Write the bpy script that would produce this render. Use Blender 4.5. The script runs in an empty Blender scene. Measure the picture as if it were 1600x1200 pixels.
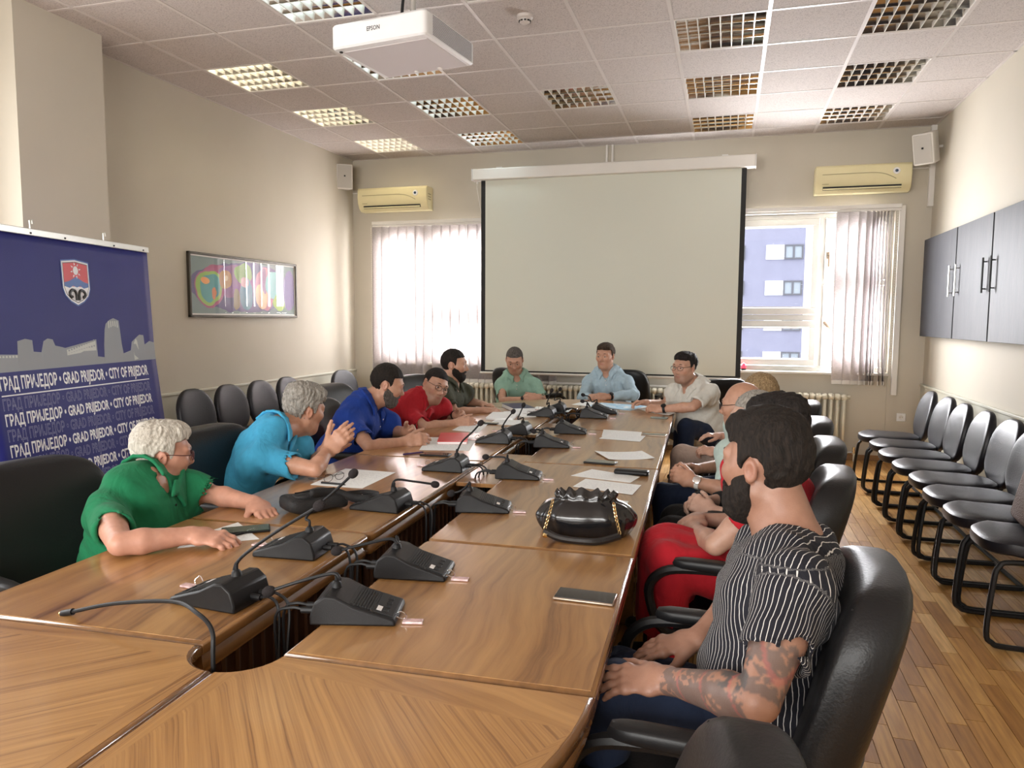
import bpy, bmesh, math, random
import numpy as np
from mathutils import Vector, Matrix, Euler

random.seed(7)
rng = np.random.default_rng(7)
S = bpy.context.scene
C = S.collection
PI = math.pi

# ------------------------------------------------------------------ camera
CAM = Vector((0, 0, 1.46)); YAW, PITCH, ROLL, FPX = .283, -.088, .0053, 1152.87
FW = Vector((-math.sin(YAW)*math.cos(PITCH), math.cos(YAW)*math.cos(PITCH), math.sin(PITCH)))
_r = Vector((math.cos(YAW), math.sin(YAW), 0)); _u = _r.cross(FW)
RT = math.cos(ROLL)*_r + math.sin(ROLL)*_u
UP = -math.sin(ROLL)*_r + math.cos(ROLL)*_u
cd = bpy.data.cameras.new('camera'); cam = bpy.data.objects.new('camera', cd); C.objects.link(cam)
cd.sensor_width = 36; cd.lens = FPX/1600*36; cd.clip_start = .03; cd.clip_end = 200
cam.matrix_world = Matrix(((RT.x, UP.x, -FW.x, CAM.x), (RT.y, UP.y, -FW.y, CAM.y), (RT.z, UP.z, -FW.z, CAM.z), (0, 0, 0, 1)))
S.camera = cam

# ------------------------------------------------------------------ light and exposure
S.view_settings.view_transform = 'Standard'; S.view_settings.look = 'None'
S.view_settings.gamma = 1; S.view_settings.use_curve_mapping = False
S.view_settings.exposure = 0.42
W = bpy.data.worlds.new('sky'); S.world = W; W.use_nodes = True
wn = W.node_tree.nodes; bg = wn['Background']
bg.inputs['Color'].default_value = (.90, .94, 1.0, 1); bg.inputs['Strength'].default_value = 2.3

def area(name, loc, rot, sx, sy, power, col):
    l = bpy.data.lights.new(name, 'AREA'); l.shape = 'RECTANGLE'; l.size = sx; l.size_y = sy
    l.energy = power; l.color = col
    o = bpy.data.objects.new(name, l); o.location = loc; o.rotation_euler = rot; C.objects.link(o)
    return o
# daylight that comes in through the windows (front wall, and the window wall behind the photographer)
area('daylight_front_right', (.35, 8.66, 1.75), (-PI/2, 0, 0), 2.4, 1.5, 480, (.97, .97, 1))
area('daylight_front_left', (-3.0, 8.66, 1.75), (-PI/2, 0, 0), 2.2, 1.5, 230, (1, .97, .97))
area('daylight_rear', (-1.8, -2.75, 1.9), (PI/2, 0, 0), 4.2, 1.6, 240, (1, .97, .92))
area('daylight_side', (-4.72, 1.75, 1.85), (0, -PI/2, 0), 1.7, 3.0, 50, (1, .98, .95))

# ------------------------------------------------------------------ helpers
def ray(u, v): return FW + RT*((u-800)/FPX) - UP*((v-600)/FPX)
def aY(u, v, y): d = ray(u, v); return CAM + d*((y-CAM.y)/d.y)
def aX(u, v, x): d = ray(u, v); return CAM + d*((x-CAM.x)/d.x)
def aZ(u, v, z): d = ray(u, v); return CAM + d*((z-CAM.z)/d.z)

def link_mesh(name, me, m=None, parent=None, smooth=40):
    if m is not None and not me.materials:
        for mm in (m if isinstance(m, (list, tuple)) else [m]): me.materials.append(mm)
    if smooth:
        me.polygons.foreach_set('use_smooth', [True]*len(me.polygons))
        if smooth < 180: me.set_sharp_from_angle(angle=math.radians(smooth))
    o = bpy.data.objects.new(name, me); C.objects.link(o)
    if parent: o.parent = parent
    return o

class MB:
    def __init__(s): s.v = []; s.f = []; s.uv = None
    def add(s, vs, fs):
        n = len(s.v); s.v += [tuple(x) for x in vs]; s.f += [tuple(i+n for i in f) for f in fs]; return s
    def box(s, x0, x1, y0, y1, z0, z1, M=None):
        vs = [Vector((x, y, z)) for z in (z0, z1) for y in (y0, y1) for x in (x0, x1)]
        if M is not None: vs = [M @ v for v in vs]
        return s.add(vs, [(0, 2, 3, 1), (4, 5, 7, 6), (0, 1, 5, 4), (2, 6, 7, 3), (0, 4, 6, 2), (1, 3, 7, 5)])
    def tube(s, pts, r, n=8, caps=True):
        pts = [Vector(p) for p in pts]; rs = r if isinstance(r, (list, tuple)) else [r]*len(pts)
        t = (pts[1]-pts[0]).normalized(); a = t.orthogonal().normalized(); rings = []
        for i, p in enumerate(pts):
            t2 = (pts[min(i+1, len(pts)-1)]-pts[max(i-1, 0)]).normalized()
            a = (a - t2*a.dot(t2)).normalized(); b = t2.cross(a)
            rings.append([p+(a*math.cos(2*PI*k/n)+b*math.sin(2*PI*k/n))*rs[i] for k in range(n)])
        vs = [v for R in rings for v in R]; fs = []
        for i in range(len(pts)-1):
            for k in range(n):
                fs.append((i*n+k, i*n+(k+1) % n, (i+1)*n+(k+1) % n, (i+1)*n+k))
        if caps: fs.append(tuple(range(n-1, -1, -1))); fs.append(tuple((len(pts)-1)*n+k for k in range(n)))
        return s.add(vs, fs)
    def lathe(s, prof, n=16, M=None):
        vs = []; fs = []
        for r, z in prof:
            for k in range(n):
                v = Vector((r*math.cos(2*PI*k/n), r*math.sin(2*PI*k/n), z)); vs.append(M @ v if M is not None else v)
        for i in range(len(prof)-1):
            for k in range(n): fs.append((i*n+k, i*n+(k+1) % n, (i+1)*n+(k+1) % n, (i+1)*n+k))
        fs.append(tuple(range(n-1, -1, -1))); fs.append(tuple((len(prof)-1)*n+k for k in range(n)))
        return s.add(vs, fs)
    def prism(s, out, z0, z1, M=None):
        n = len(out); vs = [Vector((x, y, z0)) for x, y in out]+[Vector((x, y, z1)) for x, y in out]
        if M is not None: vs = [M @ v for v in vs]
        return s.add(vs, [tuple(range(n-1, -1, -1)), tuple(range(n, 2*n))]+[(i, (i+1) % n, n+(i+1) % n, n+i) for i in range(n)])
    def pad(s, w, d, h, e1=.5, e2=.5, nu=20, nv=12, fn=None, M=None):
        # super-ellipsoid cushion: w x d x h, e1 rounds the rim, e2 rounds the outline
        def sp(c, e): return math.copysign(abs(c)**e, c)
        vs = [Vector((0, 0, -h/2))]; fs = []
        for i in range(1, nv):
            ph = -PI/2+PI*i/nv
            for k in range(nu):
                th = 2*PI*k/nu
                vs.append(Vector((w/2*sp(math.cos(ph), e1)*sp(math.cos(th), e2), d/2*sp(math.cos(ph), e1)*sp(math.sin(th), e2), h/2*sp(math.sin(ph), e1))))
        vs.append(Vector((0, 0, h/2))); L = len(vs)-1
        for k in range(nu): fs.append((0, 1+(k+1) % nu, 1+k)); fs.append((L, L-nu+k, L-nu+(k+1) % nu))
        for i in range(nv-2):
            for k in range(nu):
                a = 1+i*nu; fs.append((a+k, a+(k+1) % nu, a+nu+(k+1) % nu, a+nu+k))
        if fn: vs = [Vector(fn(v)) for v in vs]
        if M is not None: vs = [M @ v for v in vs]
        return s.add(vs, fs)
    def mesh(s, name):
        me = bpy.data.meshes.new(name); me.from_pydata([tuple(v) for v in s.v], [], s.f); me.update(); return me
    def build(s, name, m=None, parent=None, smooth=40, bevel=0, seg=2):
        o = link_mesh(name, s.mesh(name), m, parent, smooth)
        if bevel:
            b = o.modifiers.new('bevel', 'BEVEL'); b.width = bevel; b.segments = seg; b.limit_method = 'ANGLE'; b.angle_limit = math.radians(35)
        return o

def box(name, b, m, parent=None, bevel=0, smooth=40): return MB().box(*b).build(name, m, parent, smooth, bevel)
def tag(o, label=None, cat=None, group=None, kind=None):
    if label: o['label'] = label
    if cat: o['category'] = cat
    if group: o['group'] = group
    if kind: o['kind'] = kind
    return o
def thing(name, label, cat, loc=(0, 0, 0), rz=0, group=None):
    o = bpy.data.objects.new(name, None); C.objects.link(o); o.location = loc; o.rotation_euler = (0, 0, rz)
    o.empty_display_size = .1
    return tag(o, label, cat, group)
def copy_tree(o, parent=None):
    c = o.copy(); C.objects.link(c)
    if parent: c.parent = parent
    for ch in list(o.children): copy_tree(ch, c)
    return c
def arc(c, r, a0, a1, n): return [(c[0]+r*math.cos(a0+(a1-a0)*i/n), c[1]+r*math.sin(a0+(a1-a0)*i/n)) for i in range(n+1)]
def spline(pts, n=6):
    pts = [Vector(p) for p in pts]; P = [pts[0]*2-pts[1]]+pts+[pts[-1]*2-pts[-2]]; out = []
    for i in range(1, len(P)-2):
        a, b, c, d = P[i-1:i+3]
        for k in range(n):
            t = k/n; out.append(.5*((2*b)+(c-a)*t+(2*a-5*b+4*c-d)*t*t+(3*b-a-3*c+d)*t**3))
    return out+[pts[-1]]

# ------------------------------------------------------------------ materials
def N(nt, t, **k):
    n = nt.nodes.new(t)
    for a, b in k.items():
        if a in n.inputs: n.inputs[a].default_value = b
        else: setattr(n, a, b)
    return n
def mat(name, col, rough=.6, metal=0, var=0, vscale=8, bump=0, bscale=60, coat=0, spec=.5, sheen=0, stretch=None, trans=0, em=None, alpha=1, coatr=.08, objrand=0):
    m = bpy.data.materials.new(name); m.use_nodes = True; nt = m.node_tree; b = nt.nodes['Principled BSDF']
    b.inputs['Base Color'].default_value = (*col, 1); b.inputs['Roughness'].default_value = rough; b.inputs['Metallic'].default_value = metal
    b.inputs['Specular IOR Level'].default_value = spec
    b.inputs['Coat Weight'].default_value = coat; b.inputs['Coat Roughness'].default_value = coatr
    b.inputs['Sheen Weight'].default_value = sheen; b.inputs['Transmission Weight'].default_value = trans
    if em: b.inputs['Emission Color'].default_value = (*em[0], 1); b.inputs['Emission Strength'].default_value = em[1]
    tc = N(nt, 'ShaderNodeTexCoord'); mp = N(nt, 'ShaderNodeMapping'); nt.links.new(tc.outputs['Object'], mp.inputs[0])
    if stretch: mp.inputs['Scale'].default_value = stretch
    last = None
    if var:
        nz = N(nt, 'ShaderNodeTexNoise', Scale=vscale, Detail=5.0); nt.links.new(mp.outputs[0], nz.inputs['Vector'])
        rp = N(nt, 'ShaderNodeValToRGB'); rp.color_ramp.elements[0].position = .3; rp.color_ramp.elements[1].position = .7
        rp.color_ramp.elements[0].color = (*[max(0, c*(1-var)) for c in col], 1); rp.color_ramp.elements[1].color = (*[min(1, c*(1+var)) for c in col], 1)
        nt.links.new(nz.outputs['Fac'], rp.inputs[0]); nt.links.new(rp.outputs[0], b.inputs['Base Color'])
    if bump:
        n2 = N(nt, 'ShaderNodeTexNoise', Scale=bscale, Detail=4.0); nt.links.new(mp.outputs[0], n2.inputs['Vector'])
        bp = N(nt, 'ShaderNodeBump', Strength=bump, Distance=.01); nt.links.new(n2.outputs['Fac'], bp.inputs['Height']); nt.links.new(bp.outputs[0], b.inputs['Normal'])
    return m
def principled(m): return m.node_tree.nodes['Principled BSDF']
def ramp(nt, els):
    r = N(nt, 'ShaderNodeValToRGB'); e = r.color_ramp.elements
    e[0].position, e[0].color = els[0][0], (*els[0][1], 1); e[1].position, e[1].color = els[-1][0], (*els[-1][1], 1)
    for p, c in els[1:-1]: x = e.new(p); x.color = (*c, 1)
    return r

M = {}
M['wall'] = mat('painted_wall', (.53, .485, .40), .75, var=.03, vscale=1.5, bump=.04, bscale=200)
M['dado'] = mat('dado_paint', (.56, .55, .46), .45, var=.02, vscale=2)
M['ceil'] = mat('mineral_tile', (.5, .45, .42), .85, bump=.0)
def ceil_tex(m):
    nt = m.node_tree; b = principled(m); tc = N(nt, 'ShaderNodeNewGeometry')
    v = N(nt, 'ShaderNodeTexNoise', Scale=150.0, Detail=3.0, Roughness=.7); nt.links.new(tc.outputs['Position'], v.inputs['Vector'])
    r = ramp(nt, [(.38, (.34, .30, .28)), (.47, (.56, .505, .475)), (1, (.60, .55, .515))]); nt.links.new(v.outputs['Fac'], r.inputs[0])
    nt.links.new(r.outputs[0], b.inputs['Base Color'])
    bp = N(nt, 'ShaderNodeBump', Strength=.5, Distance=.004); nt.links.new(v.outputs['Fac'], bp.inputs['Height']); nt.links.new(bp.outputs[0], b.inputs['Normal'])
ceil_tex(M['ceil'])
M['tee'] = mat('tee_enamel', (.60, .55, .52), .35)
M['white'] = mat('white_plastic', (.78, .78, .78), .35, var=.02)
M['whitep'] = mat('white_enamel', (.74, .71, .66), .4, var=.03, vscale=3)
M['cream'] = mat('cream_plastic', (.72, .64, .38), .4, var=.02)
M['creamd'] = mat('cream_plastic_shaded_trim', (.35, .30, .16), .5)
M['black'] = mat('black_plastic', (.009, .009, .010), .42, bump=.06, bscale=400, spec=.32)
M['blackm'] = mat('black_matt', (.012, .012, .012), .7)
M['rubber'] = mat('black_rubber', (.008, .008, .009), .5, spec=.3)
M['foam'] = mat('foam_grey', (.028, .024, .025), .95, bump=.6, bscale=500, spec=.2)
M['leather'] = mat('black_leather', (.009, .009, .010), .40, spec=.36, var=.15, vscale=6, bump=.10, bscale=160)
M['vinyl'] = mat('black_vinyl', (.012, .012, .017), .38, spec=.42, var=.15, vscale=9, bump=.12, bscale=160)
M['chrome'] = mat('chrome', (.75, .75, .76), .15, 1)
M['alu'] = mat('brushed_aluminium', (.72, .71, .68), .3, .9)
M['louv'] = mat('louvre_reflector', (.86, .85, .82), .12, 1)
M['blade'] = mat('louvre_blade', (.80, .79, .74), .3, .35)
M['tube'] = mat('lamp_glass', (.85, .85, .82), .3)
M['tube_warm_glow'] = mat('tube_added_warm_glow', (.9, .85, .7), .4, em=((1, .90, .66), 17)); M['tube_cool_glow'] = mat('tube_added_cool_glow', (.85, .9, .95), .4, em=((.74, .92, 1), 11))  # added glow that brightens the left rows' louvre cells and the left wall
M['screenw'] = mat('screen_fabric', (.66, .67, .585), .8, var=.01, vscale=1)
M['radi'] = mat('radiator_enamel', (.66, .62, .50), .35, var=.03)
M['cab'] = mat('dark_laminate', (.036, .036, .043), .55, spec=.3, var=.2, vscale=14, stretch=(1, 1, .2), bump=.1, bscale=60)
M['paper'] = mat('paper', (.80, .82, .82), .7)
M['glass'] = None
def glassy(name, col=(1, 1, 1), rough=0, fac=.08):
    m = bpy.data.materials.new(name); m.use_nodes = True; nt = m.node_tree; nt.nodes.remove(principled(m))
    out = nt.nodes['Material Output']; t = N(nt, 'ShaderNodeBsdfTransparent'); t.inputs[0].default_value = (*col, 1)
    g = N(nt, 'ShaderNodeBsdfGlossy', Roughness=rough); lw = N(nt, 'ShaderNodeLayerWeight', Blend=.5); pw = N(nt, 'ShaderNodeMath', operation='POWER'); pw.inputs[1].default_value = 4; nt.links.new(lw.outputs['Facing'], pw.inputs[0]); fr = N(nt, 'ShaderNodeMath', operation='MULTIPLY_ADD'); fr.inputs[1].default_value = .6; fr.inputs[2].default_value = .025; nt.links.new(pw.outputs[0], fr.inputs[0]); mx = N(nt, 'ShaderNodeMixShader')
    nt.links.new(fr.outputs[0], mx.inputs[0]); nt.links.new(t.outputs[0], mx.inputs[1]); nt.links.new(g.outputs[0], mx.inputs[2]); nt.links.new(mx.outputs[0], out.inputs[0])
    return m
M['glass'] = glassy('window_glass')
M['gold'] = mat('gold_metal', (.85, .62, .3), .25, 1)

def wood_uv(name, dark, mid, light, rough=.28, coat=.6, sc=1.0):
    # varnished veneer: U across the grain, V along it
    m = bpy.data.materials.new(name); m.use_nodes = True; nt = m.node_tree; b = principled(m)
    uv = N(nt, 'ShaderNodeUVMap'); 
    w1 = N(nt, 'ShaderNodeTexNoise', Scale=1.4*sc, Detail=3.0); nt.links.new(uv.outputs[0], w1.inputs['Vector'])
    ad = N(nt, 'ShaderNodeVectorMath', operation='MULTIPLY_ADD'); ad.inputs[1].default_value = (.22, .22, .0)
    nt.links.new(w1.outputs['Color'], ad.inputs[0]); nt.links.new(uv.outputs[0], ad.inputs[2])
    mp = N(nt, 'ShaderNodeMapping'); mp.inputs['Scale'].default_value = (26*sc, 1.3*sc, 1); nt.links.new(ad.outputs[0], mp.inputs[0])
    n1 = N(nt, 'ShaderNodeTexNoise', Scale=1.0, Detail=7.0, Roughness=.62); nt.links.new(mp.outputs[0], n1.inputs['Vector'])
    mp2 = N(nt, 'ShaderNodeMapping'); mp2.inputs['Scale'].default_value = (7*sc, .9*sc, 1); nt.links.new(ad.outputs[0], mp2.inputs[0])
    n2 = N(nt, 'ShaderNodeTexNoise', Scale=1.0, Detail=3.0); nt.links.new(mp2.outputs[0], n2.inputs['Vector'])
    mx = N(nt, 'ShaderNodeMath', operation='MULTIPLY_ADD'); mx.inputs[1].default_value = .55
    m2 = N(nt, 'ShaderNodeMath', operation='MULTIPLY'); m2.inputs[1].default_value = .45
    nt.links.new(n2.outputs['Fac'], m2.inputs[0]); nt.links.new(n1.outputs['Fac'], mx.inputs[0]); nt.links.new(m2.outputs[0], mx.inputs[2])
    r = ramp(nt, [(.36, dark), (.46, mid), (.62, light)]); nt.links.new(mx.outputs[0], r.inputs[0]); nt.links.new(r.outputs[0], b.inputs['Base Color'])
    b.inputs['Roughness'].default_value = rough; b.inputs['Coat Weight'].default_value = coat; b.inputs['Coat Roughness'].default_value = .12
    return m
M['veneer'] = wood_uv('varnished_veneer', (.13, .055, .019), (.30, .148, .050), (.44, .24, .084))
M['veneerR'] = wood_uv('radial_veneer', (.20, .090, .030), (.34, .172, .058), (.46, .25, .086))
M['edge'] = mat('varnished_edge', (.22, .105, .035), .25, coat=.8, var=.2, vscale=5, stretch=(6, 1, 6))
M['apron'] = mat('dark_stained_panel', (.055, .022, .010), .4, coat=.2, var=.3, vscale=6, stretch=(6, 6, .6))

# ------------------------------------------------------------------ the room shell
XL, XR, YB, YN, ZC = -4.5, 1.93, 8.38, -2.5, 3.39
def struct(name, b, m, parent=None, bevel=0):
    o = box(name, b, m, parent, bevel)
    if not parent: o['kind'] = 'structure'
    return o
subf = struct('floor', (XL-.2, XR+.2, YN-.2, YB+.2, -.08, -.004), mat('parquet_joint', (.16, .08, .03), .8))
ceil = struct('ceiling', (XL-.2, XR+.2, YN-.2, YB+.2, ZC+.09, ZC+.16), M['blackm'])
mb_ = MB()
for q in ((YN-.2, .2, 0, ZC+.09), (3.3, YB+.2, 0, ZC+.09), (.2, 3.3, 0, .9), (.2, 3.3, 2.75, ZC+.09)): mb_.box(XL-.2, XL, *q)
wl = tag(mb_.build('wall_left', M['wall'], smooth=0), kind='structure')
wr = struct('wall_right', (XR, XR+.2, YN-.2, YB+.2, 0, ZC+.09), M['wall'])
def wall_with_holes(name, y0, y1, holes):
    xs = sorted({XL, XR} | {h[0] for h in holes} | {h[1] for h in holes}); mb = MB()
    for a, b in zip(xs, xs[1:]):
        hs = [h for h in holes if h[0] <= a and h[1] >= b]
        if hs: mb.box(a, b, y0, y1, 0, hs[0][2]); mb.box(a, b, y0, y1, hs[0][3], ZC+.09)
        else: mb.box(a, b, y0, y1, 0, ZC+.09)
    return tag(mb.build(name, M['wall'], smooth=0), kind='structure')
WINR = (-.95, 1.60, .92, 2.58); WINL = (-4.19, -1.75, .92, 2.58)
wall_with_holes('wall_back', YB, YB+.26, [WINL, WINR])
wall_with_holes('wall_front', YN-.2, YN, [(-4.0, .4, .9, 2.8)])
struct('trim_1', (XL, XL+.30, 3.60, 4.27, 0, ZC), M['wall'])         # column on the left wall
# dado boards with a rounded top rail
for nm, b, r in (('trim_2', (XL, XL+.018, 4.27, YB, .02, .80), (XL, XL+.03, 4.27, YB, .80, .825)), ('trim_3', (XR-.018, XR, YN, YB, .02, .80), (XR-.03, XR, YN, YB, .80, .825))):
    t = struct(nm, b, M['dado']); box('rail', r, M['dado'], t, .006)
MW = mat('baseboard_wood', (.30, .16, .07), .4, coat=.3, var=.2, vscale=4)
struct('baseboard_right', (XR-.035, XR-.018, YN, YB, 0, .06), MW, bevel=.004)
struct('baseboard_left', (XL+.018, XL+.035, 4.27, YB, 0, .06), MW, bevel=.004)
struct('baseboard_back', (XL, XR, YB-.017, YB, 0, .06), MW, bevel=.004)
struct('trim_4', (1.60, 1.66, YB-.012, YB, .0, 2.62), M['wall'])      # edge of the window recess

# parquet: strips as pieces; the nearest ones to be seen are objects of their own
def parquet_mat():
    m = mat('oak_parquet', (.4, .22, .09), .36, coat=.15, coatr=.2, spec=.4); nt = m.node_tree; b = principled(m)
    oi = N(nt, 'ShaderNodeObjectInfo'); g = N(nt, 'ShaderNodeNewGeometry')
    ad = N(nt, 'ShaderNodeMath', operation='ADD'); nt.links.new(oi.outputs['Random'], ad.inputs[0]); nt.links.new(g.outputs['Random Per Island'], ad.inputs[1])
    fr = N(nt, 'ShaderNodeMath', operation='FRACT'); nt.links.new(ad.outputs[0], fr.inputs[0])
    r = ramp(nt, [(0, (.33, .155, .040)), (.3, (.50, .26, .072)), (.7, (.57, .32, .10)), (1, (.70, .45, .19))]); nt.links.new(fr.outputs[0], r.inputs[0])
    mu = N(nt, 'ShaderNodeMath', operation='MULTIPLY'); mu.inputs[1].default_value = 37; nt.links.new(fr.outputs[0], mu.inputs[0])
    cb = N(nt, 'ShaderNodeCombineXYZ'); nt.links.new(mu.outputs[0], cb.inputs[0]); nt.links.new(mu.outputs[0], cb.inputs[1])
    va = N(nt, 'ShaderNodeVectorMath', operation='ADD'); nt.links.new(g.outputs['Position'], va.inputs[0]); nt.links.new(cb.outputs[0], va.inputs[1])
    mp = N(nt, 'ShaderNodeMapping'); mp.inputs['Scale'].default_value = (60, 4, 1); nt.links.new(va.outputs[0], mp.inputs[0])
    nz = N(nt, 'ShaderNodeTexNoise', Scale=1.0, Detail=5.0); nt.links.new(mp.outputs[0], nz.inputs['Vector'])
    r2 = ramp(nt, [(.3, (.68, .60, .52)), (.65, (1.06, 1.04, 1.0))]); nt.links.new(nz.outputs['Fac'], r2.inputs[0])
    mm = N(nt, 'ShaderNodeMix', data_type='RGBA', blend_type='MULTIPLY'); mm.inputs[0].default_value = 1
    nt.links.new(r.outputs[0], mm.inputs[6]); nt.links.new(r2.outputs[0], mm.inputs[7]); nt.links.new(mm.outputs[2], b.inputs['Base Color'])
    return m
M['oak'] = parquet_mat()
SW, SL = .07, .46
def strip_mb(mb, x, y, w, l):
    e = .0007
    return mb.add([(x+e, y+e, -.005), (x+w-e, y+e, -.005), (x+w-e, y+l-e, -.005), (x+e, y+l-e, -.005), (x+e*2, y+e*2, 0), (x+w-e*2, y+e*2, 0), (x+w-e*2, y+l-e*2, 0), (x+e*2, y+l-e*2, 0)],
                  [(4, 5, 6, 7), (0, 1, 5, 4), (1, 2, 6, 5), (2, 3, 7, 6), (3, 0, 4, 7)])
sm = strip_mb(MB(), -SW/2, -SL/2, SW, SL).mesh('parquet_strip'); sm.materials.append(M['oak'])
rest = MB(); strips = []
nx = int((XR-XL)/SW)+1
for i in range(nx):
    x = XR-.0-(i+1)*SW; y = YN-random.random()*SL
    while y < YB:
        if x+SW/2 > .15 and y > 1.3: strips.append((x+SW/2, y+SL/2))
        else:
            y1 = min(y+SL, YB); y0 = max(y, YN)
            if y1-y0 > .02 and x > XL-SW: strip_mb(rest, x, y0, SW, y1-y0)
        y += SL
strips.sort(key=lambda p: math.hypot(p[0], p[1]))
for k, (x, y) in enumerate(strips):
    if k < 290 and y < YB-SL/2:
        o = bpy.data.objects.new('parquet_strip', sm); C.objects.link(o); o.location = (x, y, 0); o.parent = subf
    else: strip_mb(rest, x-SW/2, y-SL/2, SW, min(SL, YB-y+SL/2))
tag(rest.build('parquet', M['oak'], subf, smooth=0), kind='stuff')

# ceiling: tiles and recessed louvre lights in a 0.6 m grid
GX, GY = .1962, 5.0532-1.2   # grid line i=0 ; row j=0 sits at GY+1.2
GY = 5.0532
tm = MB().box(-.29, .29, -.29, .29, -.004, .012).mesh('ceiling_tile'); tm.materials.append(M['ceil'])
FIX = {(i, j) for i in (-1, -5, -7, 1) for j in (0, 2, 4)} | {(-3, 2), (-3, -2), (-5, -2)}
i0, i1, j0, j1 = -8, 2, -12, 5
for i in range(i0, i1+1):
    for j in range(j0, j1+1):
        if (i, j) in FIX: continue
        x0, x1 = max(GX+i*.6, XL), min(GX+i*.6+.6, XR); y0, y1 = max(GY+j*.6, YN), min(GY+j*.6+.6, YB)
        if x1-x0 < .05 or y1-y0 < .05: continue
        if x1-x0 > .59 and y1-y0 > .59:
            o = bpy.data.objects.new('ceiling_tile', tm); C.objects.link(o); o.location = ((x0+x1)/2, (y0+y1)/2, ZC+.004); o.parent = ceil
        else: box('ceiling_tile', (x0+.004, x1-.004, y0+.004, y1-.004, ZC, ZC+.016), M['ceil'], ceil)
for i in range(i0+1, i1+1): box('grid_bar', (GX+i*.6-.012, GX+i*.6+.012, YN, YB, ZC-.004, ZC+.02), M['tee'], ceil)
for j in range(j0+1, j1+2):
    if GY+j*.6 < YB: box('grid_bar', (XL, XR, GY+j*.6-.010, GY+j*.6+.010, ZC-.003, ZC+.02), M['tee'], ceil)
for n, b in enumerate(((XL, XL+.022, YN, YB), (XR-.022, XR, YN, YB), (XL, XR, YB-.022, YB))):
    box('edge_angle', (*b, ZC-.003, ZC+.015), M['tee'], ceil)

def make_light():
    t = thing('ceiling_light', '', 'light', group='recessed louvre lights in the ceiling')
    mb = MB(); w = .286
    mb.box(-w, w, -w, w, .072, .076)
    for s in (-1, 1): mb.box(s*w-.003, s*w+.003, -w, w, 0, .075); mb.box(-w, w, s*w-.003, s*w+.003, 0, .075)
    mb.build('housing', M['whitep'], t, 0)
    mb = MB()
    for k in range(4):
        y = -w+.0715+.143*k; mb.tube([(-.27, y, .052), (.27, y, .052)], .008, 8)
    tag(mb.build('lamp_tubes', M['tube'], t), kind='stuff')
    # long parabolic reflectors between the tubes
    mb = MB()
    for k in range(5):
        y = -w+.143*k; prof = [(-.056, .070), (-.040, .044), (-.020, .020), (-.005, .003), (.005, .003), (.020, .020), (.040, .044), (.056, .070)]
        if k == 0: prof = [(0, .070)]+prof[4:]
        if k == 4: prof = prof[:4]+[(0, .070)]
        prof = [(max(-w, min(w, y+a)), z) for a, z in prof]
        n = len(prof); vs = [(-w, a, z) for a, z in prof]+[(w, a, z) for a, z in prof]
        mb.add(vs, [(q, q+1, n+q+1, n+q) for q in range(n-1)])
    mb.build('reflector', M['louv'], t, 60)
    for k in range(7):
        x = -w+.0715*(k+1); bm_ = MB()
        bm_.add([(x-.009, -w, .040), (x-.0026, -w, .001), (x+.0026, -w, .001), (x+.009, -w, .040), (x-.009, w, .040), (x-.0026, w, .001), (x+.0026, w, .001), (x+.009, w, .040)],
                [(0, 1, 5, 4), (1, 2, 6, 5), (2, 3, 7, 6)])
        bm_.build('blade', M['blade'], t, 0)
    return t
lt = make_light(); first = True
LBL = {(-1, 0): 'nearest of the three mirror-louvre ceiling lights above the right half of the table', (-1, 2): 'middle one of the three mirror-louvre ceiling lights above the right half of the table',
       (-1, 4): 'mirror-louvre ceiling light nearest the right half of the projection screen', (1, 0): 'large louvre ceiling light over the aisle, nearest of the right-hand row',
       (1, 2): 'louvre ceiling light over the right aisle, middle of its row', (1, 4): 'louvre ceiling light in front of the right wall speaker',
       (-3, 2): 'lone louvre ceiling light beyond the smoke detector', (-5, 0): 'louvre ceiling light half hidden behind the white projector', (-5, 2): 'bluish louvre ceiling light beyond the projector',
       (-5, 4): 'bluish louvre ceiling light just before the left end of the projection screen', (-5, -2): 'bluish louvre ceiling light cut by the top of the picture, left of the projector',
       (-7, 0): 'warm louvre ceiling light above the left wall, nearest of its row', (-7, 2): 'warm louvre ceiling light above the left wall, middle of its row', (-7, 4): 'warm louvre ceiling light nearest the left wall speaker',
       (-3, -2): 'louvre ceiling light of which a corner shows at the top edge right of the projector'}
for (i, j) in sorted(FIX, key=lambda q: -q[1]):
    if GY+j*.6 < YN: continue
    o = lt if first else copy_tree(lt); first = False
    o.location = (GX+i*.6+.3, GY+j*.6+.3, ZC); o['label'] = LBL.get((i, j), 'louvre ceiling light behind the photographer')
    for ch in o.children:
        if ch.name.startswith('lamp_tubes'):
            ch.data = ch.data.copy(); ch.data.materials.clear(); ch.data.materials.append(M['tube_warm_glow'] if i == -7 else M['tube_cool_glow'] if i == -5 else M['tube'])
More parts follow.
